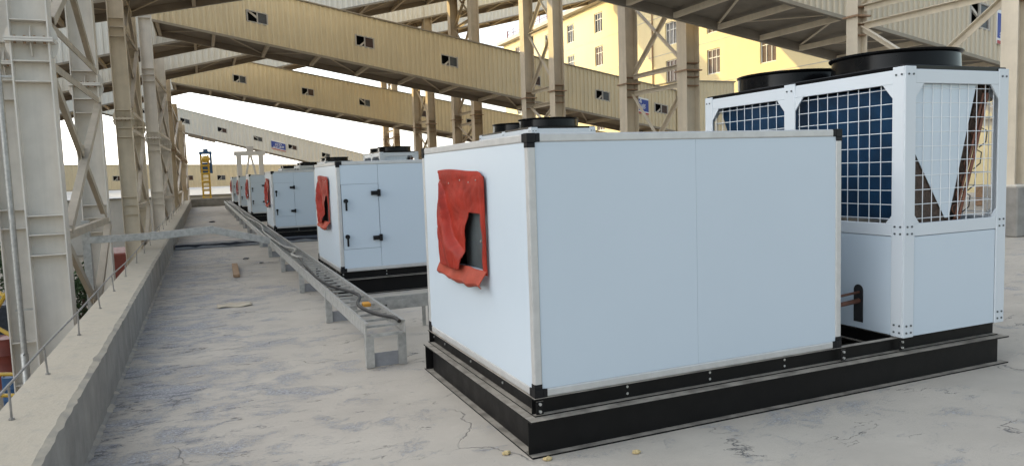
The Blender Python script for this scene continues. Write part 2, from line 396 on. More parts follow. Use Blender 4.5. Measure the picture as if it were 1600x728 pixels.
G_BASE = 'black steel base frames under the rooftop units'
def make_base():
    t = thing('base_frame', '', 'steel base', (OX, OY, 0), G_BASE)
    x0, x1, y0, y1 = -.065, 3.90, -.08, 2.055
    h_beam((x0+.0, y0, 0), (x1, y0, 0), (0,-1,0), ext=(0, .06)).build('beam', 'blacksteel', t)
    h_beam((x0, y1, 0), (x1, y1, 0), (0,1,0), ext=(0, .06)).build('beam', 'blacksteel', t)
    h_beam((x0, y0+.102, 0), (x0, y1-.102, 0), (-1,0,0)).build('beam', 'blacksteel', t)
    h_beam((x1, y0+.102, 0), (x1, y1-.102, 0), (1,0,0)).build('beam', 'blacksteel', t)
    for x in (1.2, 2.5): h_beam((x, y0+.102, 0), (x, y1-.102, 0), (1,0,0)).build('cross_beam', 'blacksteel', t)
    # end plate seen at the near left corner of the left beam
    # upper channel frame
    zc, hc = .211, .1025
    for (p, q, o) in (((-.012,-.012,zc),(3.93,-.012,zc),(0,-1,0)), ((-.012,D+.012,zc),(3.93,D+.012,zc),(0,1,0)),
                      ((-.012,.035,zc),(-.012,D-.035,zc),(-1,0,0)), ((W-.02,.035,zc),(W-.02,D-.035,zc),(1,0,0)), ((2.87,.035,zc),(2.87,D-.035,zc),(-1,0,0)), ((3.93,.035,zc),(3.93,D-.035,zc),(1,0,0))):
        c_channel(p, q, o, hc).build('channel', 'blacksteel', t)
    for x in (-.004, W-.02, 2.862):   # flat cover plates with bolts at the joints
        MB().box(x, x+.045, -.0165, -.0125, .225, .300).build('joint_plate', 'blacksteel', t)
    for x in (.018, .62, 1.23, 1.84, W+.002, 2.885):
        for z in (.243, .285):
            yb = -.0185 if x in (.018, W+.002, 2.885) else .034
            MB().disc((x, yb-.004, z), (0,1,0), .0085, .012, 8).build('bolt', 'bolt', t)
    for y in (.02, .55, 1.15, 1.75, 2.04):
        MB().disc((.026, y, .262), (1,0,0), .0085, .012, 8).build('bolt', 'bolt', t)
    return t

G_CAB = 'white panelled air handler cabinets in a row along the cable tray'
def make_cabinet(kind):
    t = thing('air_handler', '', 'air handler', (OX, OY, 0), G_CAB)
    a = .048
    bv = .008
    # aluminium profiles
    for z in (Z0, Z1-a):
        for y in (0, D-a): MB().box(a+.012, W-a-.012, y, y+a, z, z+a).build('frame_profile', 'alu', t, bevel=bv, seg=2)
        for x in (0, W-a): MB().box(x, x+a, a+.012, D-a-.012, z, z+a).build('frame_profile', 'alu', t, bevel=bv, seg=2)
    for x in (0, W-a):
        for y in (0, D-a): MB().box(x, x+a, y, y+a, Z0+a+.012, Z1-a-.012).build('frame_profile', 'alu', t, bevel=bv, seg=2)
    # three-way corner pieces
    for x, sx in ((0, 1), (W, -1)):
        for y, sy in ((0, 1), (D, -1)):
            for z, sz in ((Z0, 1), (Z1, -1)):
                mb = MB(); e = .003
                def bb(ax, ay, az):
                    xs = sorted((x - sx*e, x + sx*ax)); ys = sorted((y - sy*e, y + sy*ay)); zs = sorted((z - sz*e, z + sz*az)); mb.box(*xs, *ys, *zs)
                bb(a+e, a+e, a+e)
                def b2(x_, y_, z_):
                    xs = sorted((x + sx*x_[0], x + sx*x_[1])); ys = sorted((y + sy*y_[0], y + sy*y_[1])); zs = sorted((z + sz*z_[0], z + sz*z_[1])); mb.box(*xs, *ys, *zs)
                g = a - .001
                b2((a+e, a+.03), (-e+.001, g), (-e+.001, g)); b2((-e+.001, g), (a+e, a+.03), (-e+.001, g)); b2((-e+.001, g), (-e+.001, g), (a+e, a+.03))
                mb.build('corner_block', 'plastic', t, bevel=.004, seg=2)
    p = .006   # panels set back from the profile face
    MB().box(W-.04, W-p, a, D-a, Z0+a, Z1-a).build('end_panel', 'panel', t)
    MB().box(a, W-a, D-.04, D-p, Z0+a, Z1-a).build('rear_panel', 'panel', t)
    MB().box(.01, W-.01, .01, D-.01, Z1-.03, Z1-.006).build('roof_panel', 'panel', t)
    # left panel with the duct opening
    ha, hb, hz0, hz1 = .73, 1.56, .95, 1.53
    MB().box(p, .04, a, ha, Z0+a, Z1-a).box(p, .04, hb, D-a, Z0+a, Z1-a).box(p, .04, ha, hb, Z0+a, hz0).box(p, .04, ha, hb, hz1, Z1-a).build('duct_panel', 'panel', t)
    MB().box(.10, .115, ha-.1, hb+.1, hz0-.1, hz1+.1).build('duct_interior', 'dark', t)
    dp = MB().box(.030, .040, ha+.003, ha+.44, hz0+.005, 1.36); dp.build('damper_plate', 'plate', t, bevel=.003)
    MB().disc((.026, ha+.12, 1.14), (1,0,0), .009, .012, 8).build('screw', 'bolt', t)
    # red canvas collar, torn open at the lower front corner
    nu, nv = 96, 76
    ya, yb, za, zb = 1.64, .655, 1.615, .935
    def surf(u, v):
        y = ya + (yb-ya)*u; z = za + (zb-za)*v
        edge = min(u, 1-u, v*.8)*9; edge = min(edge, 1)
        wt = max(0, 1 - max(0, (u-.42)/.2)); wt = wt*wt*(3-2*wt)        # left drape weight
        # the loose left part hangs from the top left corner in folds that fan out, lying over a smooth back sheet
        mu_, mv_ = u*.98, v*.68
        r_ = math.hypot(mu_, mv_); t_ = math.atan2(mu_, mv_ + .015)/(math.pi/2)
        lim_ = .47 + .05*math.sin(r_*9)
        k_ = max(0, min(1, (lim_ - t_)/.05)); k_ = k_*k_*(3-2*k_)
        rise = max(0, min(1, t_/lim_))
        crease = abs(math.sin(t_*15 + .9*math.sin(r_*6)))**.7
        drape = min(1, r_*2.4)*(.012 + .036*rise + .030*crease) + .006*math.sin(r_*16 + t_*8)*min(1, r_*2)
        back = .016 + .030*math.exp(-((u-.985)/.04)**2) + .016*math.exp(-((v-.03)/.05)**2) + .006*math.sin(u*10 - v*6) + .004*math.sin(v*19+u*5)
        drape += .011*abs(math.sin(t_*34 + 2.2*math.sin(r_*7)))*min(1, r_*3)
        ang = math.atan2(v-.47, u-.60); dist = math.hypot(v-.47, u-.60)
        back += .003*abs(math.sin(ang*7 + 2*math.sin(dist*9)))*min(1, dist*4)*math.exp(-dist*2.2) + .0015*abs(math.sin(v*31 + 3*math.sin(u*8)))
        off = back*(1-k_) + (.012 + drape)*k_
        off = .008 + (off-.008)*(.15+.85*edge)
        y -= .045*v*max(0, 1-u*3)
        if v < .06: z += .010*math.sin(u*5+.4) - .055*max(0, (u-.86)/.14)**2
        if u < .05 and .03 < v < .13: y -= .03
        return (-off, y, z)
    mb = MB(); vs = [surf(i/nu, j/nv) for j in range(nv+1) for i in range(nu+1)]; fs = []
    for j in range(nv):
        for i in range(nu):
            u, v = (i+.5)/nu, (j+.5)/nv
            lim = .615 + .35*max(0, .60 - v) - .06*max(0, v-.62)
            if v > .42 and u > lim and u < .93: continue
            fs.append((j*(nu+1)+i, j*(nu+1)+i+1, (j+1)*(nu+1)+i+1, (j+1)*(nu+1)+i))
    mb.add(vs, fs, True)
    cv = mb.build('canvas_collar', 'canvas', t)
    md = cv.modifiers.new('thickness', 'SOLIDIFY'); md.thickness = .004; md.offset = 0
    # lower flap hanging out like a lip
    mb = MB(); n1, n2 = 40, 10; vs = []
    for j in range(n2+1):
        v = j/n2
        for i in range(n1+1):
            u = i/n1; y = 1.595 + (.655-1.595)*u
            z = .955 - .105*v - .018*math.sin(math.pi*u)*v + .006*math.sin(u*23)*v + .010*u
            off = .02 + .06*math.sin(v*1.45)*(.6+.4*u) + .008*math.sin(u*17+v*2)
            if v > .8: off -= .02*(v-.8)/.2
            vs.append((-off, y, z))
    fs = [(j*(n1+1)+i, j*(n1+1)+i+1, (j+1)*(n1+1)+i+1, (j+1)*(n1+1)+i) for j in range(n2) for i in range(n1)]
    lf = mb.add(vs, fs, True).build('canvas_lip', 'canvas_faded', t); lf['label'] = 'faded lower lip of the red canvas'
    md = lf.modifiers.new('thickness', 'SOLIDIFY'); md.thickness = .006; md.offset = 0
    rv = [(.09, .10), (.30, .13), (.52, .10), (.72, .12), (.88, .10), (.10, .62)]
    for u, v in rv:
        q = surf(u, v); MB().disc((q[0]-.003, q[1], q[2]), (1,0,0), .006, .006, 8).build('rivet', 'bolt', t)
    # front
    if kind == 'plain':
        xs = 1.128
        MB().box(a, xs-.0006, p, .04, Z0+a, Z1-a).build('front_panel', 'panel', t, bevel=.001)
        MB().box(xs+.0006, W-a, p, .04, Z0+a, Z1-a).build('front_panel', 'panel', t, bevel=.001)
    else:
        d0, d1, dz0, dz1, g = .05, .555, .62, 1.49, .0035
        MB().box(d1+g, W-a, p, .04, Z0+a, Z1-a).build('front_panel', 'panel', t, bevel=.001)
        MB().box(a, d1, p, .04, dz1+g, Z1-a).build('front_panel', 'panel', t, bevel=.001)
        MB().box(a, d1, p, .04, Z0+a, dz0-g).build('front_panel', 'panel', t, bevel=.001)
        dr = MB().box(d0+g, d1-g, .004, .04, dz0, dz1).build('access_door', 'panel', t, bevel=.002)
        MB().box(a, d1+g, .035, .045, dz0-.02, dz1+.02).build('door_seal', 'seam', t)
        for z in (.755, 1.365):
            MB().box(d1-.105, d1-.018, -.032, .0035, z-.028, z+.028).box(d1-.0175, d1+.022, -.042, .0035, z-.046, z+.046).build('hinge', 'plastic', dr, bevel=.006, seg=2)
        for z, ang in ((.79, -90), (1.27, -90)):
            h = MB().disc((d0+.055, -.012, z), (0,1,0), .030, .034, 14)
            q = Vector((d0+.055, -.034, z)); e = q + Vector((math.cos(R(ang))*.13, 0, math.sin(R(ang))*.13))
            h.bar(q, e, .026, .018, (0,1,0)); h.build('handle', 'plastic', dr, bevel=.004)
    return t

G_CON = 'white condensers with black fan cowls behind the air handlers'
def make_condenser():
    CX0, CX1, CY0, CY1, CZ0, CZ1 = 2.851, 3.934, -.053, 2.128, .319, 2.225
    org = (OX, OY, 0)
    t = thing('condenser', '', 'condenser', org, G_CON)
    pw = .105; ym = CY0 + 1.085
    zr0, zr1 = 1.04, 1.13            # middle rail
    zt = CZ1 - .115
    e = .004
    # corner posts (L angles wide on both faces) and mid posts
    for x, sx in ((CX0, 1), (CX1, -1)):
        for y, sy in ((CY0, 1), (CY1, -1)):
            mb = MB(); xs = sorted((x, x+sx*pw)); ys = sorted((y, y+sy*pw))
            mb.box(*xs, *sorted((y, y+sy*.012)), CZ0, CZ1); mb.box(*sorted((x, x+sx*.012)), *sorted((y+sy*.0121, y+sy*pw)), CZ0, CZ1)
            mb.build('corner_post', 'posts', t, bevel=.003)
        MB().box(*sorted((x+sx*.001, x+sx*.013)), ym-.06, ym+.06, CZ0, CZ1).build('mid_post', 'posts', t, bevel=.003)
    # rails, lower panels, gussets and grilles: face = (fixed axis, position, direction inwards, range along face)
    def face(axis, pos, s, r0, r1, left):
        def fn(a_, z_, d_): return (pos + s*d_, a_, z_) if axis == 'x' else (a_, pos + s*d_, z_)
        def bx(a0, a1, z0, z1, d0, d1, name, m, parent=t, bevel=.003):
            p, q = fn(a0, z0, d0), fn(a1, z1, d1)
            return MB().box(*sorted((p[0], q[0])), *sorted((p[1], q[1])), z0, z1).build(name, m, parent, bevel=bevel)
        bx(r0, r1, zt, CZ1-.0185, e, e+.02, 'top_rail', 'posts')
        bx(r0, r1, zr0, zr1, e, e+.02, 'middle_rail', 'posts')
        pn = bx(r0+.004, r1-.004, CZ0+.004, zr0-.004, e+.002, e+.02, 'lower_panel', 'panel')
        c = .085
        for (a_, sa) in ((r0, 1), (r1, -1)):
            for (z_, sz) in ((zt, -1), (zr1, 1)):
                k_ = 1 if sz < 0 else .6
                MB().prism([(a_, z_), (a_+sa*c*k_, z_), (a_, z_+sz*c*1.2*k_)], fn, e+.001, e+.012).build('gusset', 'posts', t)
        # inner lip
        # wire grille
        g = MB(); n = max(3, round((r1-r0)/.102)); wr = .0032
        for i in range(n+1):
            a_ = r0+.02 + (r1-r0-.04)*i/n
            g.tube([fn(a_, zr1-.005, .030), fn(a_, zt+.005, .030)], wr, 5, False)
        nz_ = round((zt-zr1)/.107)
        for i in range(nz_+1):
            z_ = zr1+.03 + (zt-zr1-.06)*i/nz_
            g.tube([fn(r0+.004, z_, .0365), fn(r1-.004, z_, .0365)], wr, 5, False)
        g.build('wire_grille', 'wire', t)
        for z_ in (zt+.045, zr1-.03, CZ0+.05):
            pass
        return fn
    fl = face('x', CX0, 1, CY0+pw, ym-.06, True); face('x', CX0, 1, ym+.06, CY1-pw, True)
    face('x', CX1, -1, CY0+pw, ym-.06, False); face('x', CX1, -1, ym+.06, CY1-pw, False)
    ff = face('y', CY0, 1, CX0+pw, CX1-pw, False); face('y', CY1, -1, CX0+pw, CX1-pw, False)
    # bolts on the posts (clusters at the rail joints)
    def bolts(fn, aa, zz):
        for a_ in aa:
            for z_ in zz: MB().disc(fn(a_, z_, -.001), (Vector(fn(0,0,1)) - Vector(fn(0,0,0))), .0075, .009, 8).build('bolt', 'plate', t)
    for zz in ((CZ1-.055,), (zr0+.02, zr1-.02), (CZ0+.035, CZ0+.085)):
        bolts(ff, (CX0+.03, CX0+.075, CX1-.075, CX1-.03), zz); bolts(fl, (CY0+.03, CY0+.075), zz)
    bolts(fl, (ym-.025, ym+.025, CY1-.07, CY1-.03), (CZ1-.055,))
    # slot with pipes in the lower panel beside the air handler
    ys = .335; sl_ = MB(); pl = [(ys-.042, .372), (ys+.042, .372)] + [(ys+.042*math.cos(q), .615+.042*math.sin(q)) for q in [math.pi*i/10 for i in range(11)]]
    sl_.prism(pl, fl, e-.0015, e+.0018); sl_.build('pipe_slot', 'dark', t)
    for z_, r_ in ((.60, .010), (.535, .018)):
        MB().tube([(W-.01, ys-.10, z_-.02), (W+.2, ys-.05, z_-.01), (CX0+.05, ys, z_), (CX0+.09, ys, z_)], r_, 8).build('copper_pipe', 'copper', t)
    # V coils
    xm = (CX0+CX1)/2; th = .105
    y0, y1 = CY0+.07, CY1-.07
    zt2, zb2 = 2.10, 1.11
    for s in (-1, 1):
        top_x, bot_x = xm + s*.43, xm + s*.065
        dx, dz = bot_x-top_x, zb2-zt2; L_ = math.hypot(dx, dz); nx, nz2 = dz/L_*th*s, -dx/L_*th*s   # towards the middle
        if nx*s > 0: nx, nz2 = -nx, -nz2
        poly = [(top_x, zt2), (bot_x, zb2), (bot_x+nx, zb2+nz2), (top_x+nx, zt2+nz2)]
        cf = MB().prism(poly, lambda a_, b_, y_: (a_, y_, b_), y0+.03, y1-.03).build('coil', 'fins', t)
        MB().prism([(a_*1.0, b_) for a_, b_ in poly], lambda a_, b_, y_: (a_, y_, b_), y0, y0+.028).build('coil_end_plate', 'coilend', cf)
        # return bends and header
        rb = MB(); pts = []
        for i in range(36):
            f = (i+.5)/36; k_ = .3 if (i//2) % 2 else .7
            pts.append((top_x+dx*f+nx*k_, y0-.012, zt2+dz*f+nz2*k_))
        rb.tube(pts, .005, 5)
        rb.build('return_bend', 'copper', cf)
        if s > 0:
            for k_, r_ in ((.05, .012), (.5, .008)):
                off = .045
                MB().tube([(top_x-.05+nx*k_, y0-.02, zt2-.05), (top_x+dx*.5+nx*k_-off*.2, y0-.028, zt2+dz*.5), (bot_x+nx*k_+.02, y0-.024, zb2+.03), (bot_x-.02, y0+.02, zb2-.03)], r_, 8).build('header_pipe', 'copper', cf)
            for k_ in range(4):
                f = .3+.16*k_; q = (top_x+dx*f, y0-.005, zt2+dz*f)
                MB().tube([q, (q[0]+.055, y0-.025, q[2]-.03), (q[0]+.05, y0-.02, q[2]-.11), (q[0]-.01, y0-.01, q[2]-.15)], .0045, 5).build('capillary', 'cable', cf)
    MB().prism([(CX0+.08, zt2+.01), (CX0+.775, zt2+.01), (CX0+.50, zb2+.04), (CX0+.46, zb2+.04), (CX0+.08, 1.72)], lambda a_, b_, y_: (a_, y_, b_), y0-.034, y0-.030).build('infill_plate', 'panel', t)
    MB().prism([(CX0+.016, 1.66), (CX0+.11, 1.74), (CX0+.47, 1.12), (CX0+.18, 1.11)], lambda a_, b_, y_: (a_, y_, b_), y0-.022, y0-.012).build('coil_end_plate', 'coilend', t)
    MB().lathe([(.0, .0), (.07, 0), (.075, .045), (.05, .06), (0, .062)], 20, (xm+.05, y0-.02+.08, 1.132)).build('compressor_cap', 'plastic', t)
    MB().box(CX0+.03, CX1-.03, CY0+.03, CY1-.03, 1.07, 1.085).build('drain_tray', 'plate', t)
    # top plate and fan cowls
    MB().box(CX0+.014, CX1-.014, CY0+.0135, CY1-.014, CZ1-.018, CZ1+.012).build('top_plate', 'blackcowl', t, bevel=.003)
    for i, yc in enumerate((CY0+.54, CY0+1.635)):
        c = (xm, yc, CZ1+.0125)
        prof = [(.475, .0), (.475, .012), (.455, .018), (.450, .118), (.468, .128), (.473, .136), (.473, .144), (.460, .144), (.444, .122), (.438, .02), (.433, 0)]
        cw = MB().lathe(prof, 56, c).build('fan_cowl', 'blackcowl', t)
        bl = MB()
        for k_ in range(5):
            a0 = k_*2*math.pi/5
            vs = []
            for r_ in (.09, .26, .42):
                for da, dz_ in ((-.28, .02), (.28, .07)):
                    vs.append((c[0]+r_*math.cos(a0+da), c[1]+r_*math.sin(a0+da), c[2]+dz_))
            bl.add(vs, [(0,1,3,2), (2,3,5,4)], True)
        bl.lathe([(0, .02), (.10, .02), (.10, .09), (0, .10)], 16, c)
        fb = bl.build('fan_blades', 'plastic', cw); md = fb.modifiers.new('thickness', 'SOLIDIFY'); md.thickness = .006
        gr = MB()
        for r_ in (.12, .2, .28, .36, .43):
            gr.tube([(c[0]+r_*math.cos(q), c[1]+r_*math.sin(q), c[2]+.128) for q in [2*math.pi*j/32 for j in range(33)]], .003, 4, False)
        for k_ in range(8):
            q = k_*math.pi/4+.2; gr.tube([(c[0]+.05*math.cos(q), c[1]+.05*math.sin(q), c[2]+.130), (c[0]+.446*math.cos(q), c[1]+.446*math.sin(q), c[2]+.130)], .003, 4, False)
        gr.build('fan_guard', 'plastic', cw)
        # pale seam bracket on the cowl
        q = R(-28 if i == 0 else 150)
        MB().bar((c[0]+.459*math.cos(q), c[1]+.459*math.sin(q), c[2]+.022), (c[0]+.459*math.cos(q), c[1]+.459*math.sin(q), c[2]+.118), .012, .02).build('cowl_seam', 'conduit', cw)
    return t

base0 = make_base(); cab0 = make_cabinet('plain'); con0 = make_condenser(); cab1 = make_cabinet('door')
unit_y = [3.67, 9.88, 19.8, 29.35, 37.65, 46.2]
lab_cab = ['largest white air handler nearest the camera, plain front with one seam, torn red canvas',
           'white air handler with black hinged access door, half hidden behind the nearest plain white cabinet',
           'third white air handler from the camera, with door, just beyond the dark roof kerb',
           'fourth white air handler from the camera, standing beyond the one past the dark roof kerb',
           'second last white air handler near the far roof end, only a sliver showing',
           'last and smallest white air handler at the far end wall of the roof']
lab_con = ['white condenser nearest the camera, V shaped coils behind wire grille and two black fan cowls',
           'condenser whose black cowls show just above the roof edge of the nearest air handler',
           'condenser whose white top and black cowls rise above the second air handler',
           'condenser behind the third air handler, its black cowl left of the higher white one',
           'condenser behind the second last air handler, barely showing over the roofs',
           'farthest condenser behind the last small air handler at the roof end']
lab_base = ['wide black steel base on the concrete under the nearest air handler and condenser',
            'black steel base under the air handler with the access door beside the cable tray end',
            'black steel base under the third air handler just beyond the dark roof kerb',
            'black steel base under the fourth air handler from the camera',
            'black steel base under the second last air handler',
            'small far black steel base under the last air handler at the roof end']
base0['label'] = lab_base[0]; cab0['label'] = lab_cab[0]; con0['label'] = lab_con[0]
cab1.location = (OX, unit_y[1], 0); cab1['label'] = lab_cab[1]
for i, y in enumerate(unit_y):
    if i == 0: continue
    dup(base0, (OX, y, 0), lab_base[i]); dup(con0, (OX, y, 0), lab_con[i])
    if i > 1: dup(cab1, (OX, y, 0), lab_cab[i])

# ------------------------------------------------------------------ cable tray
TX0, TX1 = 1.17, 1.50
t = thing('cable_tray', 'long galvanised ladder cable tray on short legs beside the row of white cabinets', 'cable tray', (TX0, 5.94, 0))
org = (TX0, 5.94, 0)
Y1 = 47.5
for x, s in ((TX0, 1), (TX1, -1)):
    mb = MB(); mb.box(*sorted((x, x+s*.004)), 5.94 if s > 0 else 5.94, Y1, .275, .385)
    for z in (.275, .381): mb.box(*sorted((x+s*.0041, x+s*.025)), 5.94, Y1, z, z+.004)
    mb.build('side_rail', 'galv', t, org)
y = 6.06; n = 0
while y < Y1:
    MB().box(TX0+.0045, TX1-.0045, y, y+.032, .322, .340).build('rung', 'galv', t, org)
    y += .26 if n < 68 else .83; n += 1
ly = [5.96, 8.09, 10.45, 13.0, 15.6, 18.1, 20.6, 23.1, 25.6, 28.1, 30.6, 33.1, 35.6, 38.1, 40.6, 43.1, 45.6]
for i, y in enumerate(ly):
    for x, s in ((TX0, 1), (TX1, -1)):
        mb = MB().box(*sorted((x-s*.006, x-s*.0005)), y, y+.05, .006, .38).box(*sorted((x-s*.006, x+s*.062)), y-.006, y-.0004, .006, .272).box(*sorted((x+s*.056, x+s*.062)), y, y+.04, .006, .272)
        mb.build('leg', 'galv', t, org)
    MB().box(TX0+.064, TX1-.064, y+.012, y+.018, .008, .125).build('leg_shade_plate', 'kerb', t, org)  # dark plate between the legs, put in for the contact shadow there
MB().box(TX0+.03, TX1-.03, 5.935, 5.96, .268, .292).build('end_rung', 'galv', t, org)

def wig(pts, n=14):     # smooth curve through points
    out = []
    P_ = [Vector(p) for p in pts]; P_ = [P_[0]] + P_ + [P_[-1]]
    for i in range(1, len(P_)-2):
        a, b_, c, d = P_[i-1], P_[i], P_[i+1], P_[i+2]
        for k in range(n):
            u = k/n
            out.append(.5*((2*b_)+(c-a)*u+(2*a-5*b_+4*c-d)*u*u+(3*b_-a-3*c+d)*u**3))
    out.append(P_[-2]); return out
c1 = [(1.68, 6.35, .03), (1.465, 6.0, .365), (1.455, 6.15, .372), (1.36, 6.4, .37), (1.31, 6.8, .365), (1.33, 7.1, .365), (1.41, 7.4, .375), (1.40, 7.7, .375), (1.28, 8.4, .365), (1.24, 9.2, .365), (1.27, 10.5, .365), (1.33, 12, .365), (1.29, 14, .365), (1.35, 16.5, .365), (1.30, 20, .365), (1.36, 26, .365), (1.3, 34, .365), (1.35, 47, .365)]
c1 = c1[1:]
tag(MB().tube(wig(c1), .017, 7).build('black_cable', 'cable'), 'thick black cable snaking over the rungs along the cable tray', 'cable')
c2 = [(1.36, 11.6, .37), (1.27, 12.2, .375), (1.40, 12.9, .39), (1.30, 14, .37), (1.27, 18, .37), (1.40, 21, .37), (1.30, 27, .37), (1.39, 36, .37), (1.3, 47, .37)]
tag(MB().tube(wig(c2), .02, 7).build('grey_conduit', 'conduit'), 'dusty grey conduit lying in the tray from beside the second cabinet onward', 'conduit')
tag(MB().box(1.36, 1.43, 6.95, 7.06, .342, .377).build('orange_tag', 'orange', bevel=.006), 'small orange tag lying on the rungs of the cable tray', 'tag')
t = thing('branch_tray', 'short galvanised tray branching off towards the back of the nearest air handler', 'cable tray', (1.51, 7.15, 0))
org = (1.51, 7.15, 0)
for y in (7.15, 7.38):
    MB().box(1.508, 4.1, y, y+.004, .255, .35).build('side_rail', 'galv', t, org)
for i in range(9): MB().box(1.6+.28*i, 1.63+.28*i, 7.155, 7.379, .27, .29).build('rung', 'galv', t, org)
for x in (2.05, 3.6):
    for y in (7.15, 7.38): MB().box(x, x+.04, y-.004, y-.0005, .005, .35).build('leg', 'galv', t, org)
for x in (1.56, 1.62): MB().disc((x, 7.148, .305), (0,1,0), .009, .006, 8).build('bolt', 'plastic', t, org)

# galvanised trunking from the columns over the parapet into the tray
t = thing('cable_trunking', 'galvanised trunking crossing over the parapet and bending down to the cable tray', 'trunking', (-1.8, 14.5, 0))
org = (-1.8, 14.5, 0)
MB().bar((-1.86, 14.5, .655), (-.86, 14.5, .66), .15, .12).build('left_run', 'galv', t, org, bevel=.004)
MB().bar((-.85, 14.5, .655), (.12, 14.5, .715), .152, .13).build('middle_run', 'galv', t, org, bevel=.004)
MB().bar((.12, 14.5, .712), (1.12, 14.5, .435), .15, .125).build('sloping_run', 'galv', t, org, bevel=.004)
MB().box(-.90, -.80, 14.415, 14.585, .59, .735).build('coupler', 'galv', t, org, bevel=.004)
MB().box(.09, .15, 14.418, 14.582, .64, .785).build('coupler', 'galv', t, org, bevel=.004)
MB().box(-1.96, -1.84, 14.43, 14.57, GZ+.004, 1.0).build('riser', 'galv', t, org, bevel=.004)

# ------------------------------------------------------------------ small things on the roof
def plank():
    mb = MB(); mb.bar((.43, 12.75, .035), (.47, 14.55, .03), .10, .05); return mb
tag(plank().build('wood_plank', 'wood', bevel=.004), 'short brown wooden plank lying on the roof before the dark kerb', 'plank')
mb = MB(); rnd = random.Random(2); vs = []
for i in range(9):
    for j in range(4): vs.append((.08+.052*i, 9.78+.09*j+.03*math.sin(i*.9), .008+.006*math.sin(i*1.1+j)+.004*j*(i % 3 == 0)))
o = MB().add(vs, [(i*4+j, (i+1)*4+j, (i+1)*4+j+1, i*4+j+1) for i in range(8) for j in range(3)], True).build('cardboard_scrap', 'card')
md = o.modifiers.new('thickness', 'SOLIDIFY'); md.thickness = .005
tag(o, 'flat pale cardboard scrap lying on the roof between parapet and tray', 'cardboard')
def lump(c, r, sx, sy, sz, m, seed, name):
    bm = bmesh.new(); bmesh.ops.create_icosphere(bm, subdivisions=3, radius=r); rn = random.Random(seed)
    ph = [rn.uniform(0, 6) for _ in range(6)]
    for v in bm.verts:
        n = v.co.normalized(); k = 1 + .18*math.sin(n.x*5+ph[0]) * math.sin(n.y*4+ph[1]) + .12*math.sin(n.z*7+n.x*6+ph[2])
        v.co = Vector((n.x*sx*k, n.y*sy*k, max(-.6, n.z)*sz*k))*r
    me = bpy.data.meshes.new(name); bm.to_mesh(me); bm.free(); me.materials.append(M[m])
    for p_ in me.polygons: p_.use_smooth = True
    o = bpy.data.objects.new(name, me); COL.objects.link(o); o.location = c; return o
def ring_lump(c, m, seed, name):
    bm_ = MB(); n = 14; rn = random.Random(seed)
    pts = [(.014*math.cos(2*math.pi*i/n), .018*math.sin(2*math.pi*i/n), .006+.003*math.sin(i)) for i in range(n+1)]
    return bm_.tube(pts, [.0075+.0025*rn.random() for _ in pts], 6).build(name, m, None, (0,0,0))
for c, lb, sd in (((1.49, 3.73, .009), 'yellow foam scrap on the concrete left of the base corner', 1), ((1.66, 3.545, .009), 'pale yellow foam scrap right at the corner of the nearest black base', 2), ((2.145, 3.40, .009), 'yellow foam scrap before the long side of the nearest black base', 3)):
    o = lump(c, .02, 1.25, .85, .62, 'foam', sd, 'foam_scrap'); tag(o, lb, 'foam scrap', 'yellow foam scraps by the nearest base')
for i, (c, lb) in enumerate((((.72, 15.5, .03), 'small black rag on the roof right beside the wood plank end'), ((.95, 14.6, .02), 'small dark stone on the roof between the plank and the cable tray'), ((.28, 30.5, .03), 'dark debris lump in the middle of the far roof strip'))):
    o = lump(c, (.028,.018,.05)[i], 2.2, .9, .6, 'membrane', 20+i, 'debris_lump'); tag(o, lb, 'debris')

# ------------------------------------------------------------------ steel columns and trestles
def h_column(parent, org, x, y, z0, z1, wx=.46, dy=.34, m='steel', stiff=(), splice=(), t_=.018, face=True):
    """H section: web across X, flange plates along Y; stiffeners and splice plates as its pieces"""
    mb = MB(); a = wx/2
    mb.box(x-a, x-a+t_, y-dy/2, y+dy/2, z0, z1).box(x+a-t_, x+a, y-dy/2, y+dy/2, z0, z1).box(x-a+t_, x+a-t_, y-.008, y+.008, z0, z1)
    c = mb.build('column', m, parent, org)
    for z in stiff:
        MB().box(x-a+t_+.001, x+a-t_-.001, y-dy/2+.01, y-.009, z-.007, z+.007).build('stiffener', m, c, org)
    for z in splice:
        s = MB().box(x-a-.05, x+a+.05, y-dy/2-.05, y+dy/2+.05, z-.03, z-.002).box(x-a-.05, x+a+.05, y-dy/2-.05, y+dy/2+.05, z+.002, z+.03)
        for sx in (-1, 1):      # rounded gusset plates on the outer flange faces
            for sz in (-1, 1):
                pl = [(0, 0), (.14, 0), (.14, .04), (.10, .12), (.05, .17), (0, .19)]
                s.prism([(x+sx*(a+.001+p_*.55), z+sz*(.031+q_)) for p_, q_ in pl], lambda a_, b_, y_: (a_, y_, b_), y-.01, y+.01)
        for sz in (-1, 1):
            pl = [(0, 0), (.10, 0), (.10, .03), (.04, .17), (0, .17)]
            s.prism([(y-.0085-p_, z+sz*(.031+q_)) for p_, q_ in pl], lambda a_, b_, x_: (x_, a_, b_), x-.008, x+.008)
        s.build('splice_plate', m if face else 'rusty', c, org)
        for k_ in range(4):
            MB().disc((x-a+.06+(wx-.12)*k_/3, y-dy/2+.03, z), (0,0,1), .016, .11, 6).build('splice_bolt', 'rusty', c, org)
    return c

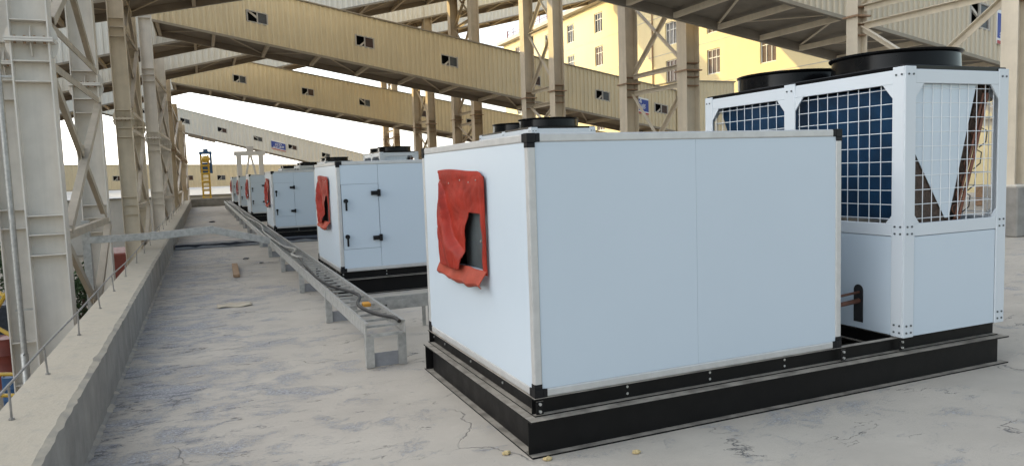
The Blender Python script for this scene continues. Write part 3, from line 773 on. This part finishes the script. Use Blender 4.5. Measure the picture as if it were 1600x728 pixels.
def trestle(label, x1, y1, x2, y2, ztop1, ztop2, wx=.46, m='steel', zs=(.95, 3.57), dbl=.32, stiffs=True, first=-4.3, braces=True, face=True, br=None):
    org = (x1, y1, GZ)
    t = thing('support_trestle', label, 'steel trestle', org, 'steel trestles standing beside the parapet')
    st = [z for b_ in (-4.3, -1.65, .95, 3.57, 6.3, 9.0) for z in (b_-.28, b_+.0001 if abs(b_-3.57) > .1 else b_-.55, b_+.26)] if stiffs else ()
    for (x, y, zt_) in ((x1, y1, ztop1), (x2, y2, ztop2)):
        h_column(t, org, x, y, GZ, zt_, wx, .34, m, [z for z in st if z < zt_], [z for z in (3.57, 9.2) if z < zt_], face=face)
    if braces:
        bx = wx/2 - .05
        lv = [-5.6, -1.65, .95, 3.30, 3.86, 6.3, 9.0]
        top = min(ztop1, ztop2)
        for i, z in enumerate(lv):
            if z > top: break
            MB().angle((x1+bx, y1+.18, z), (x2+bx, y2-.18, z), .10, .014).build('strut', 'bracesteel', t, org)
        for i in range(len(lv)-1):
            if lv[i+1] > top or lv[i+1]-lv[i] < 1: continue
            a, b_ = lv[i]+.08, lv[i+1]-.08
            MB().angle((x1+bx+.03, y1+.18, a), (x2+bx+.03, y2-.18, b_), .11, .014).build('brace', 'bracesteel', t, org)
            MB().angle((x1+bx-.03, y1+.18, b_), (x2+bx-.03, y2-.18, a), .11, .014).build('brace', 'bracesteel', t, org)
            MB().box(x1+bx-.005, x1+bx+.006, (y1+y2)/2-.22, (y1+y2)/2+.22, (a+b_)/2-.16, (a+b_)/2+.16).build('gusset', 'bracesteel', t, org)
    return t
trestle('nearest pair of tall cream steel columns with broad X bracing, left of the parapet', -1.997, 11.8, -1.98, 16.7, 13, 13)
trestle('second pair of tall cream columns from the left, just past the trunking', -2.055, 25.2, -1.99, 29.1, 12.5, 12.5, wx=.44, m='towersteel')
trestle('pair of pale columns reaching the left end of the large tan gallery', -1.83, 35.8, -1.62, 42.2, 9.6, 8.3, wx=.5)
trestle('brownish pair of columns standing near the far end of the parapet', -1.60, 49.9, -1.58, 62.0, 7.9, 7.6, wx=.44, m='steelwarm', face=False)
trestle('farthest slim brown columns in line at the roof end', -1.52, 74, -1.4, 79.2, 7.2, 7.2, wx=.44, m='steelwarm', face=False)
# one more column left of the nearest pair, with a drain pipe
t = thing('steel_column', 'cream steel column at the left frame edge behind a white drain pipe', 'steel column', (-2.76, 14.0, GZ))
h_column(t, (-2.76, 14.0, GZ), -2.76, 14.0, GZ, 13, .5, .34, 'steel', [-4.3, -2.2, -1.9, -1.6, -.9, .95, 1.25, 3.0, 3.3, 3.9, 6.3], [3.57, 9.2])
p = MB().tube([(-2.745, 13.4, GZ), (-2.738, 13.4, -1.0), (-2.735, 13.4, -1.0)], .055, 10).tube([(-2.737, 13.4, -.999), (-2.735, 13.4, 13)], .043, 10)
for z in (-.30, 3.3): p.bar((-2.80, 13.4, z), (-2.52, 13.4, z), .03, .03)
tag(p.build('drain_pipe', 'galv'), 'pale grey vertical drain pipe on the leftmost column', 'pipe')

def leg_tower(label, xn, yn, xf, yf, ztop, levels, w_=.42, m='towersteel', z0=GZ, lit=None, ped=0, splice=(4.6,), brw=.12):
    org = (xn, yn, z0)
    t = thing('lattice_tower', label, 'steel tower', org, 'two legged braced steel towers carrying the galleries')
    for (x, y) in ((xn, yn), (xf, yf)):
        a = w_/2; mb = MB()
        mb.box(x-a, x-a+.016, y-a, y+a, z0, ztop).box(x+a-.016, x+a, y-a, y+a, z0, ztop).box(x-a+.016, x+a-.016, y-.007, y+.007, z0, ztop)
        c = mb.build('leg', m, t, org)
        for z in splice:
            for dz in (-.45, -.2, 0, .2):
                MB().box(x-a+.018, x+a-.018, y-a+.005, y-.008, z+dz-.012, z+dz+.012).build('stiffener', 'rusty', c, org)
            MB().box(x-a-.06, x+a+.06, y-a-.06, y+a+.06, z-.035, z+.005).build('splice_plate', 'rusty', c, org)
    n = Vector((xf-xn, yf-yn, 0)); n.normalize(); g = n*(w_/2)
    A = Vector((xn, yn, 0)) + g; B = Vector((xf, yf, 0)) - g
    for z in levels:
        MB().angle(A + Vector((0,0,z)), B + Vector((0,0,z)), brw, .014).build('strut', m, t, org)
    for a, b_ in zip(levels[:-1], levels[1:]):
        if b_-a < 1: continue
        MB().angle(A + Vector((.0,0,a+.06)), B + Vector((.0,0,b_-.06)), brw*.9, .014).build('brace', m, t, org)
        MB().angle(A + Vector((.035,0.02,b_-.06)), B + Vector((.035,0.02,a+.06)), brw*.9, .014).build('brace', m, t, org)
    return t
leg_tower('braced cream tower in front of the large tan gallery, above the nearest cabinet', 12.85, 25.5, 12.85, 28.2, 12, [-4.2, -1.8, .6, 3.0, 4.25, 4.85, 7.2, 9.5, 11.8], w_=.44)
leg_tower('widest braced tower, standing left of the grey gallery underside, blue sign between its legs', 13.4, 18.0, 13.4, 21.26, 10.6, [-4.2, -1.6, 1.0, 4.05, 4.6, 7.0, 9.3], w_=.46, splice=(4.35,))
leg_tower('slim braced tower seen above and below the large tan gallery', 13.65, 36.6, 13.65, 39.9, 12, [-4.2, -1.8, .6, 3.0, 4.3, 4.9, 7.3, 9.7, 11.8], w_=.46, m='steelwarm')
leg_tower('rust stained tower in front of the second tan gallery, right of the sky gap', 13.12, 43.2, 13.12, 46.3, 11.5, [-4.2, -1.8, .6, 2.6, 4.3, 4.9, 7.0, 9.4, 11.3], w_=.46, m='steelwarm')
leg_tower('farthest slim tower behind the second tan gallery', 14.46, 57.2, 14.46, 60.7, 12, [-4.2, -1.8, .6, 3.0, 4.6, 5.2, 7.6, 10, 11.8], w_=.46, m='steelwarm')
# tower at the right, standing on concrete pedestals
t6 = leg_tower('braced tower of cream posts behind the nearest condenser fan at the right', 14.54, 9.32, 14.54, 13.0, 9, [2.3, 4.76, 5.17, 7.4, 8.8], w_=.32, z0=1.0, splice=(4.95,), brw=.13)
for y, lb in ((13.0, 'concrete pedestal under the left post of the right hand tower'), (9.32, 'concrete pedestal under the right post of the right hand tower')):
    o = MB().box(14.2, 14.88, y-.34, y+.34, .004, .962).build('pedestal', 'concrete', bevel=.02); tag(o, lb, 'pedestal')
    MB().box(14.54-.26, 14.54+.26, y-.26, y+.26, .964, 1.0).build('base_plate', 'steel', t6, (14.54, 9.32, 1.0))
t = thing('steel_column', 'broad cream column with stiffener plates at the right frame edge', 'steel column', (22.95, 14.9, 0))
h_column(t, (22.95, 14.9, 0), 22.95, 14.9, .62, 12, .62, .5, 'steel', [3.4, 3.85, 4.3, 6.3], [5.6])
tag(MB().box(22.3, 23.9, 14.4, 15.4, .004, .62).build('pedestal', 'rusty', bevel=.02), 'brownish concrete block under the broad column at the right edge', 'pedestal')

# ------------------------------------------------------------------ conveyor galleries
def gallery(label, Yn, Yf, x0, x1, zb0, slope, h, wall, wins=(), pitch=.21, bay=2.0, ww=.74, wh=.42, wz=1.0, dbeam=.24, deckm='deck', barm='steelwarm', kind=0, roof_o=.06):
    org = (x0, Yn, zb0 + slope*x0)
    t = thing('conveyor_gallery', label, 'conveyor gallery', org, 'sloping enclosed conveyor galleries overhead')
    zb = lambda x: zb0 + slope*x
    zt = lambda x: zb(x) + h
    off = lambda f, d: (lambda x: f(x) + d)
    # near wall, corrugated, with window openings
    def wall_mesh(Y_, s, holes):
        mb = MB(); n = int((x1-x0)/pitch); vs = []; cols = []
        prof = [(0, 0), (.5, 0), (.60, .04), (.90, .04)]
        xs = []
        for i in range(n+1):
            for f, d in prof:
                x = x0 + (i+f)*pitch
                if x <= x1: xs.append((x, d))
        def strip(xa, da, xb, db, fa, fb, ga, gb):
            mb.add([(xa, Y_-s*da, fa), (xb, Y_-s*db, fb), (xb, Y_-s*db, gb), (xa, Y_-s*da, ga)], [(0,1,2,3)])
        for (xa, da), (xb, db) in zip(xs[:-1], xs[1:]):
            hole = None; xm = (xa+xb)/2
            for hx in holes:
                if hx-ww/2 < xm < hx+ww/2: hole = hx
            if hole is None: strip(xa, da, xb, db, zb(xa), zb(xb), zt(xa), zt(xb))
            else:
                strip(xa, da, xb, db, zb(xa), zb(xb), zb(xa)+wz-wh/2, zb(xb)+wz-wh/2)
                strip(xa, da, xb, db, zb(xa)+wz+wh/2, zb(xb)+wz+wh/2, zt(xa), zt(xb))
        return mb
    wl = wall_mesh(Yn, 1, wins).build('wall_cladding', wall, t, org)
    MB().sbox(x0, x1, Yf-.03, Yf, zb, zt).build('rear_wall', wall, t, org)
    MB().sbox(x0-.0, x1+.0, Yn-.09, Yf+.09, off(zt, .004), off(zt, .05)).build('roof', 'roofsheet', t, org)
    MB().sbox(x0, x1, Yn-.05, Yn-.031, off(zb, -.03), off(zb, .06)).build('bottom_trim', 'roofsheet', t, org)
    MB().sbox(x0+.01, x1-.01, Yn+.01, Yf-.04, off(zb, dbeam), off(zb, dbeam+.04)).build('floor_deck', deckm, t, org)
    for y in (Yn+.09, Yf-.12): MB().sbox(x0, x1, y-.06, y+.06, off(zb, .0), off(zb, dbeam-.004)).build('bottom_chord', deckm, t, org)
    for e_ in (x0, x1-.03): MB().sbox(e_, e_+.03, Yn+.002, Yf-.031, off(zb, .002), zt).build('end_wall', wall, t, org)
    nb = int((x1-x0)/bay)
    xs = [x0 + .15 + bay*i for i in range(nb+1)]
    for i, x in enumerate(xs):
        if x > x1 - .1: break
        MB().bar((x, Yn+.16, zb(x)+.07), (x, Yf-.19, zb(x)+.07), .12, .14).build('cross_beam', barm, t, org)
        if i < len(xs)-1 and xs[i+1] < x1:
            xb = xs[i+1]; a, b_ = (Yn+.2, Yf-.25) if i % 2 else (Yf-.25, Yn+.2)
            MB().bar((x+.07, a, zb(x)+.155), (xb-.07, b_, zb(xb)+.155), .07, .02).build('floor_brace', barm, t, org)
    # one wall truss diagonal behind each window, and the windows
    for j, hx in enumerate(wins):
        fr = .05; sh = lambda x, z: z + slope*(x-hx)
        zc = zb(hx) + wz
        wn = MB()
        def sb(xa, xb, za, zb_, y0=Yn-.036, y1=Yn+.02): wn.sbox(xa, xb, y0, y1, lambda x: sh(x, za), lambda x: sh(x, zb_))
        X0, X1, Z0_, Z1_ = hx-ww/2-.03, hx+ww/2+.03, zc-wh/2-.03, zc+wh/2+.03
        sb(X0, X0+.05, Z0_, Z1_); sb(X1-.05, X1, Z0_, Z1_); sb(X0+.0501, X1-.0501, Z0_, Z0_+.05); sb(X0+.0501, X1-.0501, Z1_-.05, Z1_); sb(hx-.025, hx+.025, Z0_+.0501, Z1_-.0501)
        o = wn.build('window', 'coping', t, org)
        MB().sbox(hx+.026, X1-.051, Yn, Yn+.006, lambda x: sh(x, Z0_+.0502), lambda x: sh(x, Z1_-.0502)).build('pane', 'brownpane' if j % 2 else 'bluish', o, org)
        up_ = 1 if (j*7+kind) % 3 else -1
        MB().bar((hx-.36, Yn+.06, zc-up_*.3), (hx+.36, Yn+.06, zc+up_*.3), .05, .07).build('truss_diagonal', 'cream' if False else 'steel', o, org)
    MB().sbox(x0+.05, x1-.05, Yn+.35, Yn+.36, off(zb, dbeam+.05), off(zt, -.02)).build('interior_shade_sheet', 'dark', t, org)  # near-black sheet behind the windows stands in for the shade inside
    return t
g1 = gallery('large tan conveyor gallery crossing the picture, sloping down from upper left to the middle right', 31, 34.15, -1.33, 22.3, 7.432, -.1873, 2.05, 'tan', [2.45, 6.67, 10.36, 14.39, 18.05, 21.4])
gallery('second smaller tan gallery below and behind the large one, sloping the same way', 48.5, 51.9, -1.28, 30, 7.274, -.1828, 2.13, 'tan', [2.56, 6.62, 10.24, 14.04, 17.67, 21.6, 25.6], pitch=.26, kind=1)
gallery('cream gallery rising to the right, first one behind the large tan gallery', 36.5, 40.0, -16, 33, 8.023, .24, 2.2, 'cream', (), pitch=.26)
gallery('cream gallery rising to the right, middle one above the large tan gallery', 43, 46.3, -16, 33, 7.759, .241, 2.2, 'cream', (), pitch=.3)
gallery('cream gallery rising to the right, farthest one under the open sky', 57, 60.7, -16, 34, 8.395, .2418, 2.2, 'cream', (), pitch=.34)
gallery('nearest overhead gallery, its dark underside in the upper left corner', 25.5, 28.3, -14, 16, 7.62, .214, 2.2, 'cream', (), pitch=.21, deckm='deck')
gallery('overhead cream gallery rising to the right above the widest tower, seen only from below', 18.2, 21.2, -14, 20, 7.9, .22, 2.2, 'beige', (), pitch=.21)
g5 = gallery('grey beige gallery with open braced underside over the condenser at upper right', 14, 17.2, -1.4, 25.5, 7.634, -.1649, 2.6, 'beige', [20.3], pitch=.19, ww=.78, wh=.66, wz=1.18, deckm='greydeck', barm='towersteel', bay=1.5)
gallery('pale cream gallery in the distance against the white sky, sloping down to the right', 85, 88, -14, 22, 6.438, -.2744, 2.42, 'cream', [-8.4, -4.8, -1.2, 2.39, 5.99, 9.59, 13.2], pitch=.4, wz=1.25, bay=3, ww=.9, wh=.46, kind=2)
gallery('long level tan gallery at the far end behind the yellow ladder', 105, 109, -34, 34, .589, -.0272, 3.2, 'tan', [-13.8, -9.8, -5.6, -1.5, 2.47, 6.5, 10.5], pitch=.5, wz=1.5, bay=4, ww=1.0, wh=.6, kind=1)

def sign(label, x0, x1, y, z0, z1, lines, slope=0):
    t = thing('sign_board', label, 'sign', ((x0+x1)/2, y, z0))
    o = ((x0+x1)/2, y, z0); xc = o[0]
    sh = lambda f: (lambda x: f + slope*(x-xc))
    H = z1-z0
    MB().sbox(x0, x1, y, y+.03, sh(z0), sh(z1)).build('white_backing', 'signwhite', t, o)
    MB().sbox(x0, x1, y-.004, y-.001, sh(z0+H*.17), sh(z1-H*.10)).build('blue_field', 'blue', t, o)
    MB().sbox(x0, x1, y-.004, y-.001, sh(z0), sh(z0+H*.10)).build('red_stripe', 'signred', t, o)
    for (body, size, dz, dx) in lines:
        text_part(body, size, 'signwhite', t, (dx, -.006, dz), (R(90), -math.atan(slope)*-1 if False else 0, 0))
    return t
sign('blue sign reading 0224 on the large tan gallery, behind the braced tower', 19.2, 20.62, 30.93, 4.24, 5.02, [('0224', .34, .54, -.02), ('\u5e26\u673a\u901a\u5eca', .27, .26, 0)], -.187)
sign('blue sign at the top right beside the gallery window, mostly behind the post', 20.98, 22.1, 13.93, 4.62, 5.56, [('0223', .34, .62, 0), ('\u5e26\u673a\u901a\u5eca', .24, .28, 0)], -.165)
sign('small blue sign on the pale distant gallery', 7.35, 8.85, 84.9, 4.75, 5.7, [('0225', .36, .62, 0), ('\u5e26\u673a\u901a\u5eca', .30, .30, 0)], -.2744)

# transfer house at the end of the large gallery
t = thing('transfer_house', 'small tan corrugated house where the large gallery ends before the yellow building', 'transfer house', (22.34, 31, GZ))
org = (22.34, 31, GZ)
mb = MB(); n = int(3.55/.21); xs = []
for i in range(n+1):
    for f, d in [(0,0),(.5,0),(.62,.028),(.88,.028)]: xs.append((22.34+(i+f)*.21, d))
for (xa, da), (xb, db) in zip(xs[:-1], xs[1:]): mb.add([(xa,30.9-da,GZ),(xb,30.9-db,GZ),(xb,30.9-db,5.78),(xa,30.9-da,5.78)], [(0,1,2,3)])
xe = xs[-1][0]
mb.add([(22.34,30.9,GZ),(22.34,34.6,GZ),(22.34,34.6,5.78),(22.34,30.9,5.78)], [(0,1,2,3)]).add([(xe,30.9,GZ),(xe,34.6,GZ),(xe,34.6,5.78),(xe,30.9,5.78)], [(0,1,2,3)]).add([(22.34,34.6,GZ),(xe,34.6,GZ),(xe,34.6,5.78),(22.34,34.6,5.78)], [(0,1,2,3)])
mb.build('wall', 'tan', t, org)
MB().box(22.28, xe+.06, 30.82, 34.66, 5.782, 5.84).build('roof', 'roofsheet', t, org)

# ------------------------------------------------------------------ yellow factory building
def yellow_building():
    X0, X1, Yn, Yf, zt = 36., 50., 24., 86., 17.2
    org = (X0, Yn, GZ)
    t = thing('factory_building', 'yellow rendered factory building with rows of windows, half lit by low sun', 'building', org)
    wins = []
    ycs = [27.6, 33.6, 39.5, 45.25, 50.6, 56.4, 62.3, 68.05, 73.4, 77.9, 81.6]
    for r, zc in enumerate((15.45, 12.3, 9.25, 6.1, 2.95, -.2, -3.35)):
        for y in ycs: wins.append((y-.76, y+.76, zc-.92, zc+.92, r))
    ysb = sorted({Yn, Yf, *[w_[0] for w_ in wins], *[w_[1] for w_ in wins]}); zsb = sorted({GZ, zt, *[w_[2] for w_ in wins], *[w_[3] for w_ in wins]})
    mb = MB(); holes = {(round(w_[0], 3), round(w_[2], 3)) for w_ in wins}
    for a, b_ in zip(ysb[:-1], ysb[1:]):
        for c, d in zip(zsb[:-1], zsb[1:]):
            if (round(a, 3), round(c, 3)) in holes:
                q = .16
                mb.add([(X0,a,c),(X0,b_,c),(X0+q,b_,c),(X0+q,a,c)], [(0,1,2,3)]).add([(X0,a,d),(X0,b_,d),(X0+q,b_,d),(X0+q,a,d)], [(0,1,2,3)])
                mb.add([(X0,a,c),(X0,a,d),(X0+q,a,d),(X0+q,a,c)], [(0,1,2,3)]).add([(X0,b_,c),(X0,b_,d),(X0+q,b_,d),(X0+q,b_,c)], [(0,1,2,3)])
            else: mb.add([(X0,a,c),(X0,b_,c),(X0,b_,d),(X0,a,d)], [(0,1,2,3)])
    mb.add([(X0,Yn,GZ),(X1,Yn,GZ),(X1,Yn,zt),(X0,Yn,zt)], [(0,1,2,3)]).add([(X0,Yf,GZ),(X1,Yf,GZ),(X1,Yf,zt),(X0,Yf,zt)], [(0,1,2,3)]).add([(X1,Yn,GZ),(X1,Yf,GZ),(X1,Yf,zt),(X1,Yn,zt)], [(0,1,2,3)])
    me = mb.build('wall', 'yellowwall', t, org)
    MB().box(X0-.75, X1+.3, Yn-.3, Yf+.4, zt+.002, zt+.42).build('roof_coping', 'coping', t, org, bevel=.02)
    for z in (13.88, 10.75, 7.65, 4.5): MB().box(X0-.015, X0-.002, Yn, Yf, z-.025, z+.025).build('floor_line', 'coping', t, org)
    MB().tube([(X0-.09, 53.15, GZ), (X0-.09, 53.15, zt)], .06, 8).build('drain_pipe', 'rusty', t, org)
    rnd = random.Random(4)
    for (a, b_, c, d, r) in wins:
        if d < 3.5: continue
        f = MB(); fx0, fx1 = X0+.10, X0+.155
        f.box(fx0, fx1, a, a+.06, c, d).box(fx0, fx1, b_-.06, b_, c, d).box(fx0, fx1, a+.0601, b_-.0601, c, c+.07).box(fx0, fx1, a+.0601, b_-.0601, d-.07, d)
        zm = d-.62
        f.box(fx0, fx1, a+.0601, b_-.0601, zm-.025, zm+.025)
        for k_ in (1, 2):
            yy = a + (b_-a)*k_/3; f.box(fx0+.001, fx1-.001, yy-.022, yy+.022, c+.0701, zm-.0251).box(fx0+.001, fx1-.001, yy-.022, yy+.022, zm+.0251, d-.0701)
        o = f.build('window', 'white', t, org)
        MB().box(X0+.156, X0+.165, a, b_, c, d).build('pane', rnd.choice(['glass', 'bluish', 'brownpane', 'glass']), o, org)
    return t
yellow_building()
t = thing('roof_railing', 'faint reddish railing on the far corner of the yellow building roof', 'railing', (36.3, 84, 17.62)); org = (36.3, 84, 17.62)
for i in range(7): MB().box(36.27, 36.33, 74+1.9*i, 74.06+1.9*i, 17.622, 18.9).build('post', 'redpaint', t, org)
for z in (18.05, 18.45, 18.87): MB().box(36.34, 36.38, 74, 85.5, z, z+.04).build('rail', 'redpaint', t, org)
for i in range(5): MB().box(36.4+2*i, 36.46+2*i, 85.5, 85.56, 17.622, 18.9).build('post', 'redpaint', t, org)
for z in (18.05, 18.45, 18.87): MB().box(36.4, 46, 85.57, 85.61, z, z+.04).build('rail', 'redpaint', t, org)

# big unseen hall, added out of frame at the left to keep this roof in shade
t = thing('shade_hall', 'large unseen beige hall added far left of the galleries to shade the roof', 'building', (-75, 70, GZ)); org = (-75, 70, GZ)
MB().box(-95, -60, 8, 125, GZ+.004, 29.5).build('wall', 'cream', t, org)
MB().box(-95.5, -59.5, 7.5, 125.5, 29.504, 30).build('roof', 'roofsheet', t, org)
for i in range(18):
    for z in (2, 9, 16, 22): MB().box(-59.98, -59.9, 12+6.2*i, 15+6.2*i, z, z+1.8).build('window', 'glass', t, org)

# ------------------------------------------------------------------ far end beyond the roof
t = thing('caged_ladder', 'yellow caged ladder rising beyond the far end of the roof', 'ladder', (.37, 70, GZ)); org = (.37, 70, GZ)
for x in (.08, .66): MB().bar((x, 70, GZ), (x, 70, 3.9), .15, .12).build('stile', 'yellow', t, org)
rr = MB()
z = GZ+.3
while z < 3.9: rr.bar((.125, 70, z), (.615, 70, z), .10, .10); z += .36
rr.build('rung', 'yellow', t, org)
for z in [-1.2+.7*i for i in range(7)]:
    MB().tube([(.37+.36*math.cos(q), 69.9-.55*math.sin(q), z) for q in [math.pi*j/10 for j in range(11)]], .05, 5).build('cage_hoop', 'yellow', t, org)
MB().lathe([(0,-.32), (.28,-.22), (.36,0), (.28,.22), (0,.32)], 16, (.45, 69.7, 3.55)).build('bucket', 'yellow', t, org)
t = thing('lifting_frame', 'blue steel lifting frame round the top of the yellow ladder', 'frame', (.47, 70.6, 2.3)); org = (.47, 70.6, 2.3)
MB().box(-.03, .98, 70.5, 70.8, 2.3, 3.25).build('lower_panel', 'bluesteel', t, org)
for x in (-.03, .80): MB().box(x, x+.18, 70.5, 70.8, 3.2501, 4.0).build('side_post', 'bluesteel', t, org)
MB().box(-.06, 1.01, 70.48, 70.82, 4.001, 4.24).build('head_beam', 'bluesteel', t, org)
MB().bar((.32, 70.65, 4.24), (.32, 70.65, 5.55), .06, .06).bar((.58, 70.65, 4.24), (.58, 70.65, 5.3), .06, .06).box(.3, .7, 70.5, 70.8, 4.241, 4.45).build('hanger', 'bluesteel', t, org)
tag(MB().sbox(-1.0, 1.6, 83, 84.9, lambda x: 6.1-.26*x, lambda x: 6.38-.26*x).build('hoist_platform', 'deck'), 'dark flat platform slung under the pale distant gallery', 'platform')
t = thing('portal_frame', 'white steel portal frame with inverted V braces under the pale distant gallery', 'portal frame', (4.9, 82, GZ)); org = (4.9, 82, GZ)
for x in (3.75, 5.95): MB().box(x-.24, x+.24, 81.76, 82.24, GZ, 4.15).build('post', 'pale', t, org)
MB().box(3.3, 6.4, 81.74, 82.26, 4.151, 4.6).build('head_beam', 'pale', t, org)
for s in (-1, 1): MB().bar((4.88+s*.08, 82, 4.14), (4.88+s*.80, 82, .5), .2, .2).build('brace', 'pale', t, org)
MB().box(4.55, 5.25, 81.9, 82.1, 4.601, 5.1).build('bearing', 'coping', t, org)
t = thing('pale_shed', 'low pale shed roof beyond the far parapet under the level gallery', 'shed', (0, 80, GZ)); org = (0, 80, GZ)
MB().box(-16, 20, 92, 101, GZ+.004, .05).build('wall', 'pale', t, org)
MB().add([(-16.3,91.6,.06),(20.3,91.6,.06),(20.3,101.3,.9),(-16.3,101.3,.9)], [(0,1,2,3)]).add([(-16.3,91.6,-.02),(20.3,91.6,-.02),(20.3,101.3,.82),(-16.3,101.3,.82)], [(0,1,2,3)]).build('roof', 'pale', t, org)

# ------------------------------------------------------------------ yard below the left edge
t = thing('yellow_railing', 'yellow tubular stair railing below the parapet at the left frame edge', 'railing', (-4.6, 20, GZ)); org = (-4.6, 20, GZ)
for (a, b_) in (((-4.75,20,GZ),(-4.75,20,-.1)), ((-4.1,19.4,GZ),(-4.1,19.4,-1.2)), ((-5.2,20.6,-.3),(-4.0,19.3,-1.0)), ((-5.2,20.6,-1.3),(-3.9,19.3,-1.9)), ((-5.3,20.4,-2.7),(-3.8,19.6,-2.7)), ((-5.3,20.4,-3.2),(-3.8,19.6,-3.2)), ((-4.75,20,-1.5),(-4.1,19.4,-.6))):
    MB().tube([a, b_], .045, 6).build('rail', 'yellow', t, org)
def drum(c, r, h, m, label):
    o = MB().lathe([(0,0),(r,0),(r,h*.32),(r*1.03,h*.34),(r,h*.36),(r,h*.65),(r*1.03,h*.67),(r,h*.69),(r,h),(r*.9,h),(r*.9,h-.03),(0,h-.03)], 24, (0,0,0)).build('drum', m); o.location = c; tag(o, label, 'drum'); return o
drum((-7.35, 33.2, GZ), .6, 1.9, 'redpaint', 'rusty red tank in the yard below the left edge')
drum((-6.35, 29.4, GZ), .38, 1.2, 'bluesteel', 'blue drum in the yard below the left edge')
o = MB().box(-9.5, -6.6, 40, 44, GZ+.004, GZ+2.2).build('skip_bin', 'membrane', bevel=.08); tag(o, 'dark bin in the shaded yard seen between the left columns', 'bin')
o = MB().box(-3.6, -2.5, 30, 33, GZ+.004, -.9).build('red_cabinet', 'redpaint', bevel=.05); tag(o, 'red cabinet seen low between the second and third columns', 'cabinet')
def tree(x, y, h, label):
    t = thing('tree', label, 'tree', (x, y, GZ), 'trees in the yard at the left')
    MB().tube([(0,0,0), (.05,.02,h*.35), (.12,.06,h*.6)], [.16, .12, .07], 8).tube([(.05,.02,h*.35), (.6,.3,h*.62)], [.08,.03], 6).tube([(.05,.02,h*.38), (-.6,-.2,h*.66)], [.08,.03], 6).build('trunk', 'bark', t)
    rn = random.Random(int(x*10)); mb = MB()
    for _ in range(42):
        c = Vector((rn.gauss(0, .75), rn.gauss(0, .75), h*.66 + rn.gauss(0, h*.13)))
        for _ in range(60):
            p = c + Vector((rn.gauss(0,.28), rn.gauss(0,.28), rn.gauss(0,.2))); a = Vector((rn.uniform(-1,1), rn.uniform(-1,1), rn.uniform(-1,1))).normalized()*.09; b_ = a.cross(Vector((rn.uniform(-1,1), rn.uniform(-1,1), .3))).normalized()*.05
            mb.add([p-a, p+b_, p+a, p-b_], [(0,1,2,3)])
    mb.build('crown', 'leaf', t)
tree(-9.5, 47, 5.2, 'green tree in the yard at the left frame edge')
tree(-5.2, 36.5, 4.4, 'low green tree seen low between the tall cream columns')
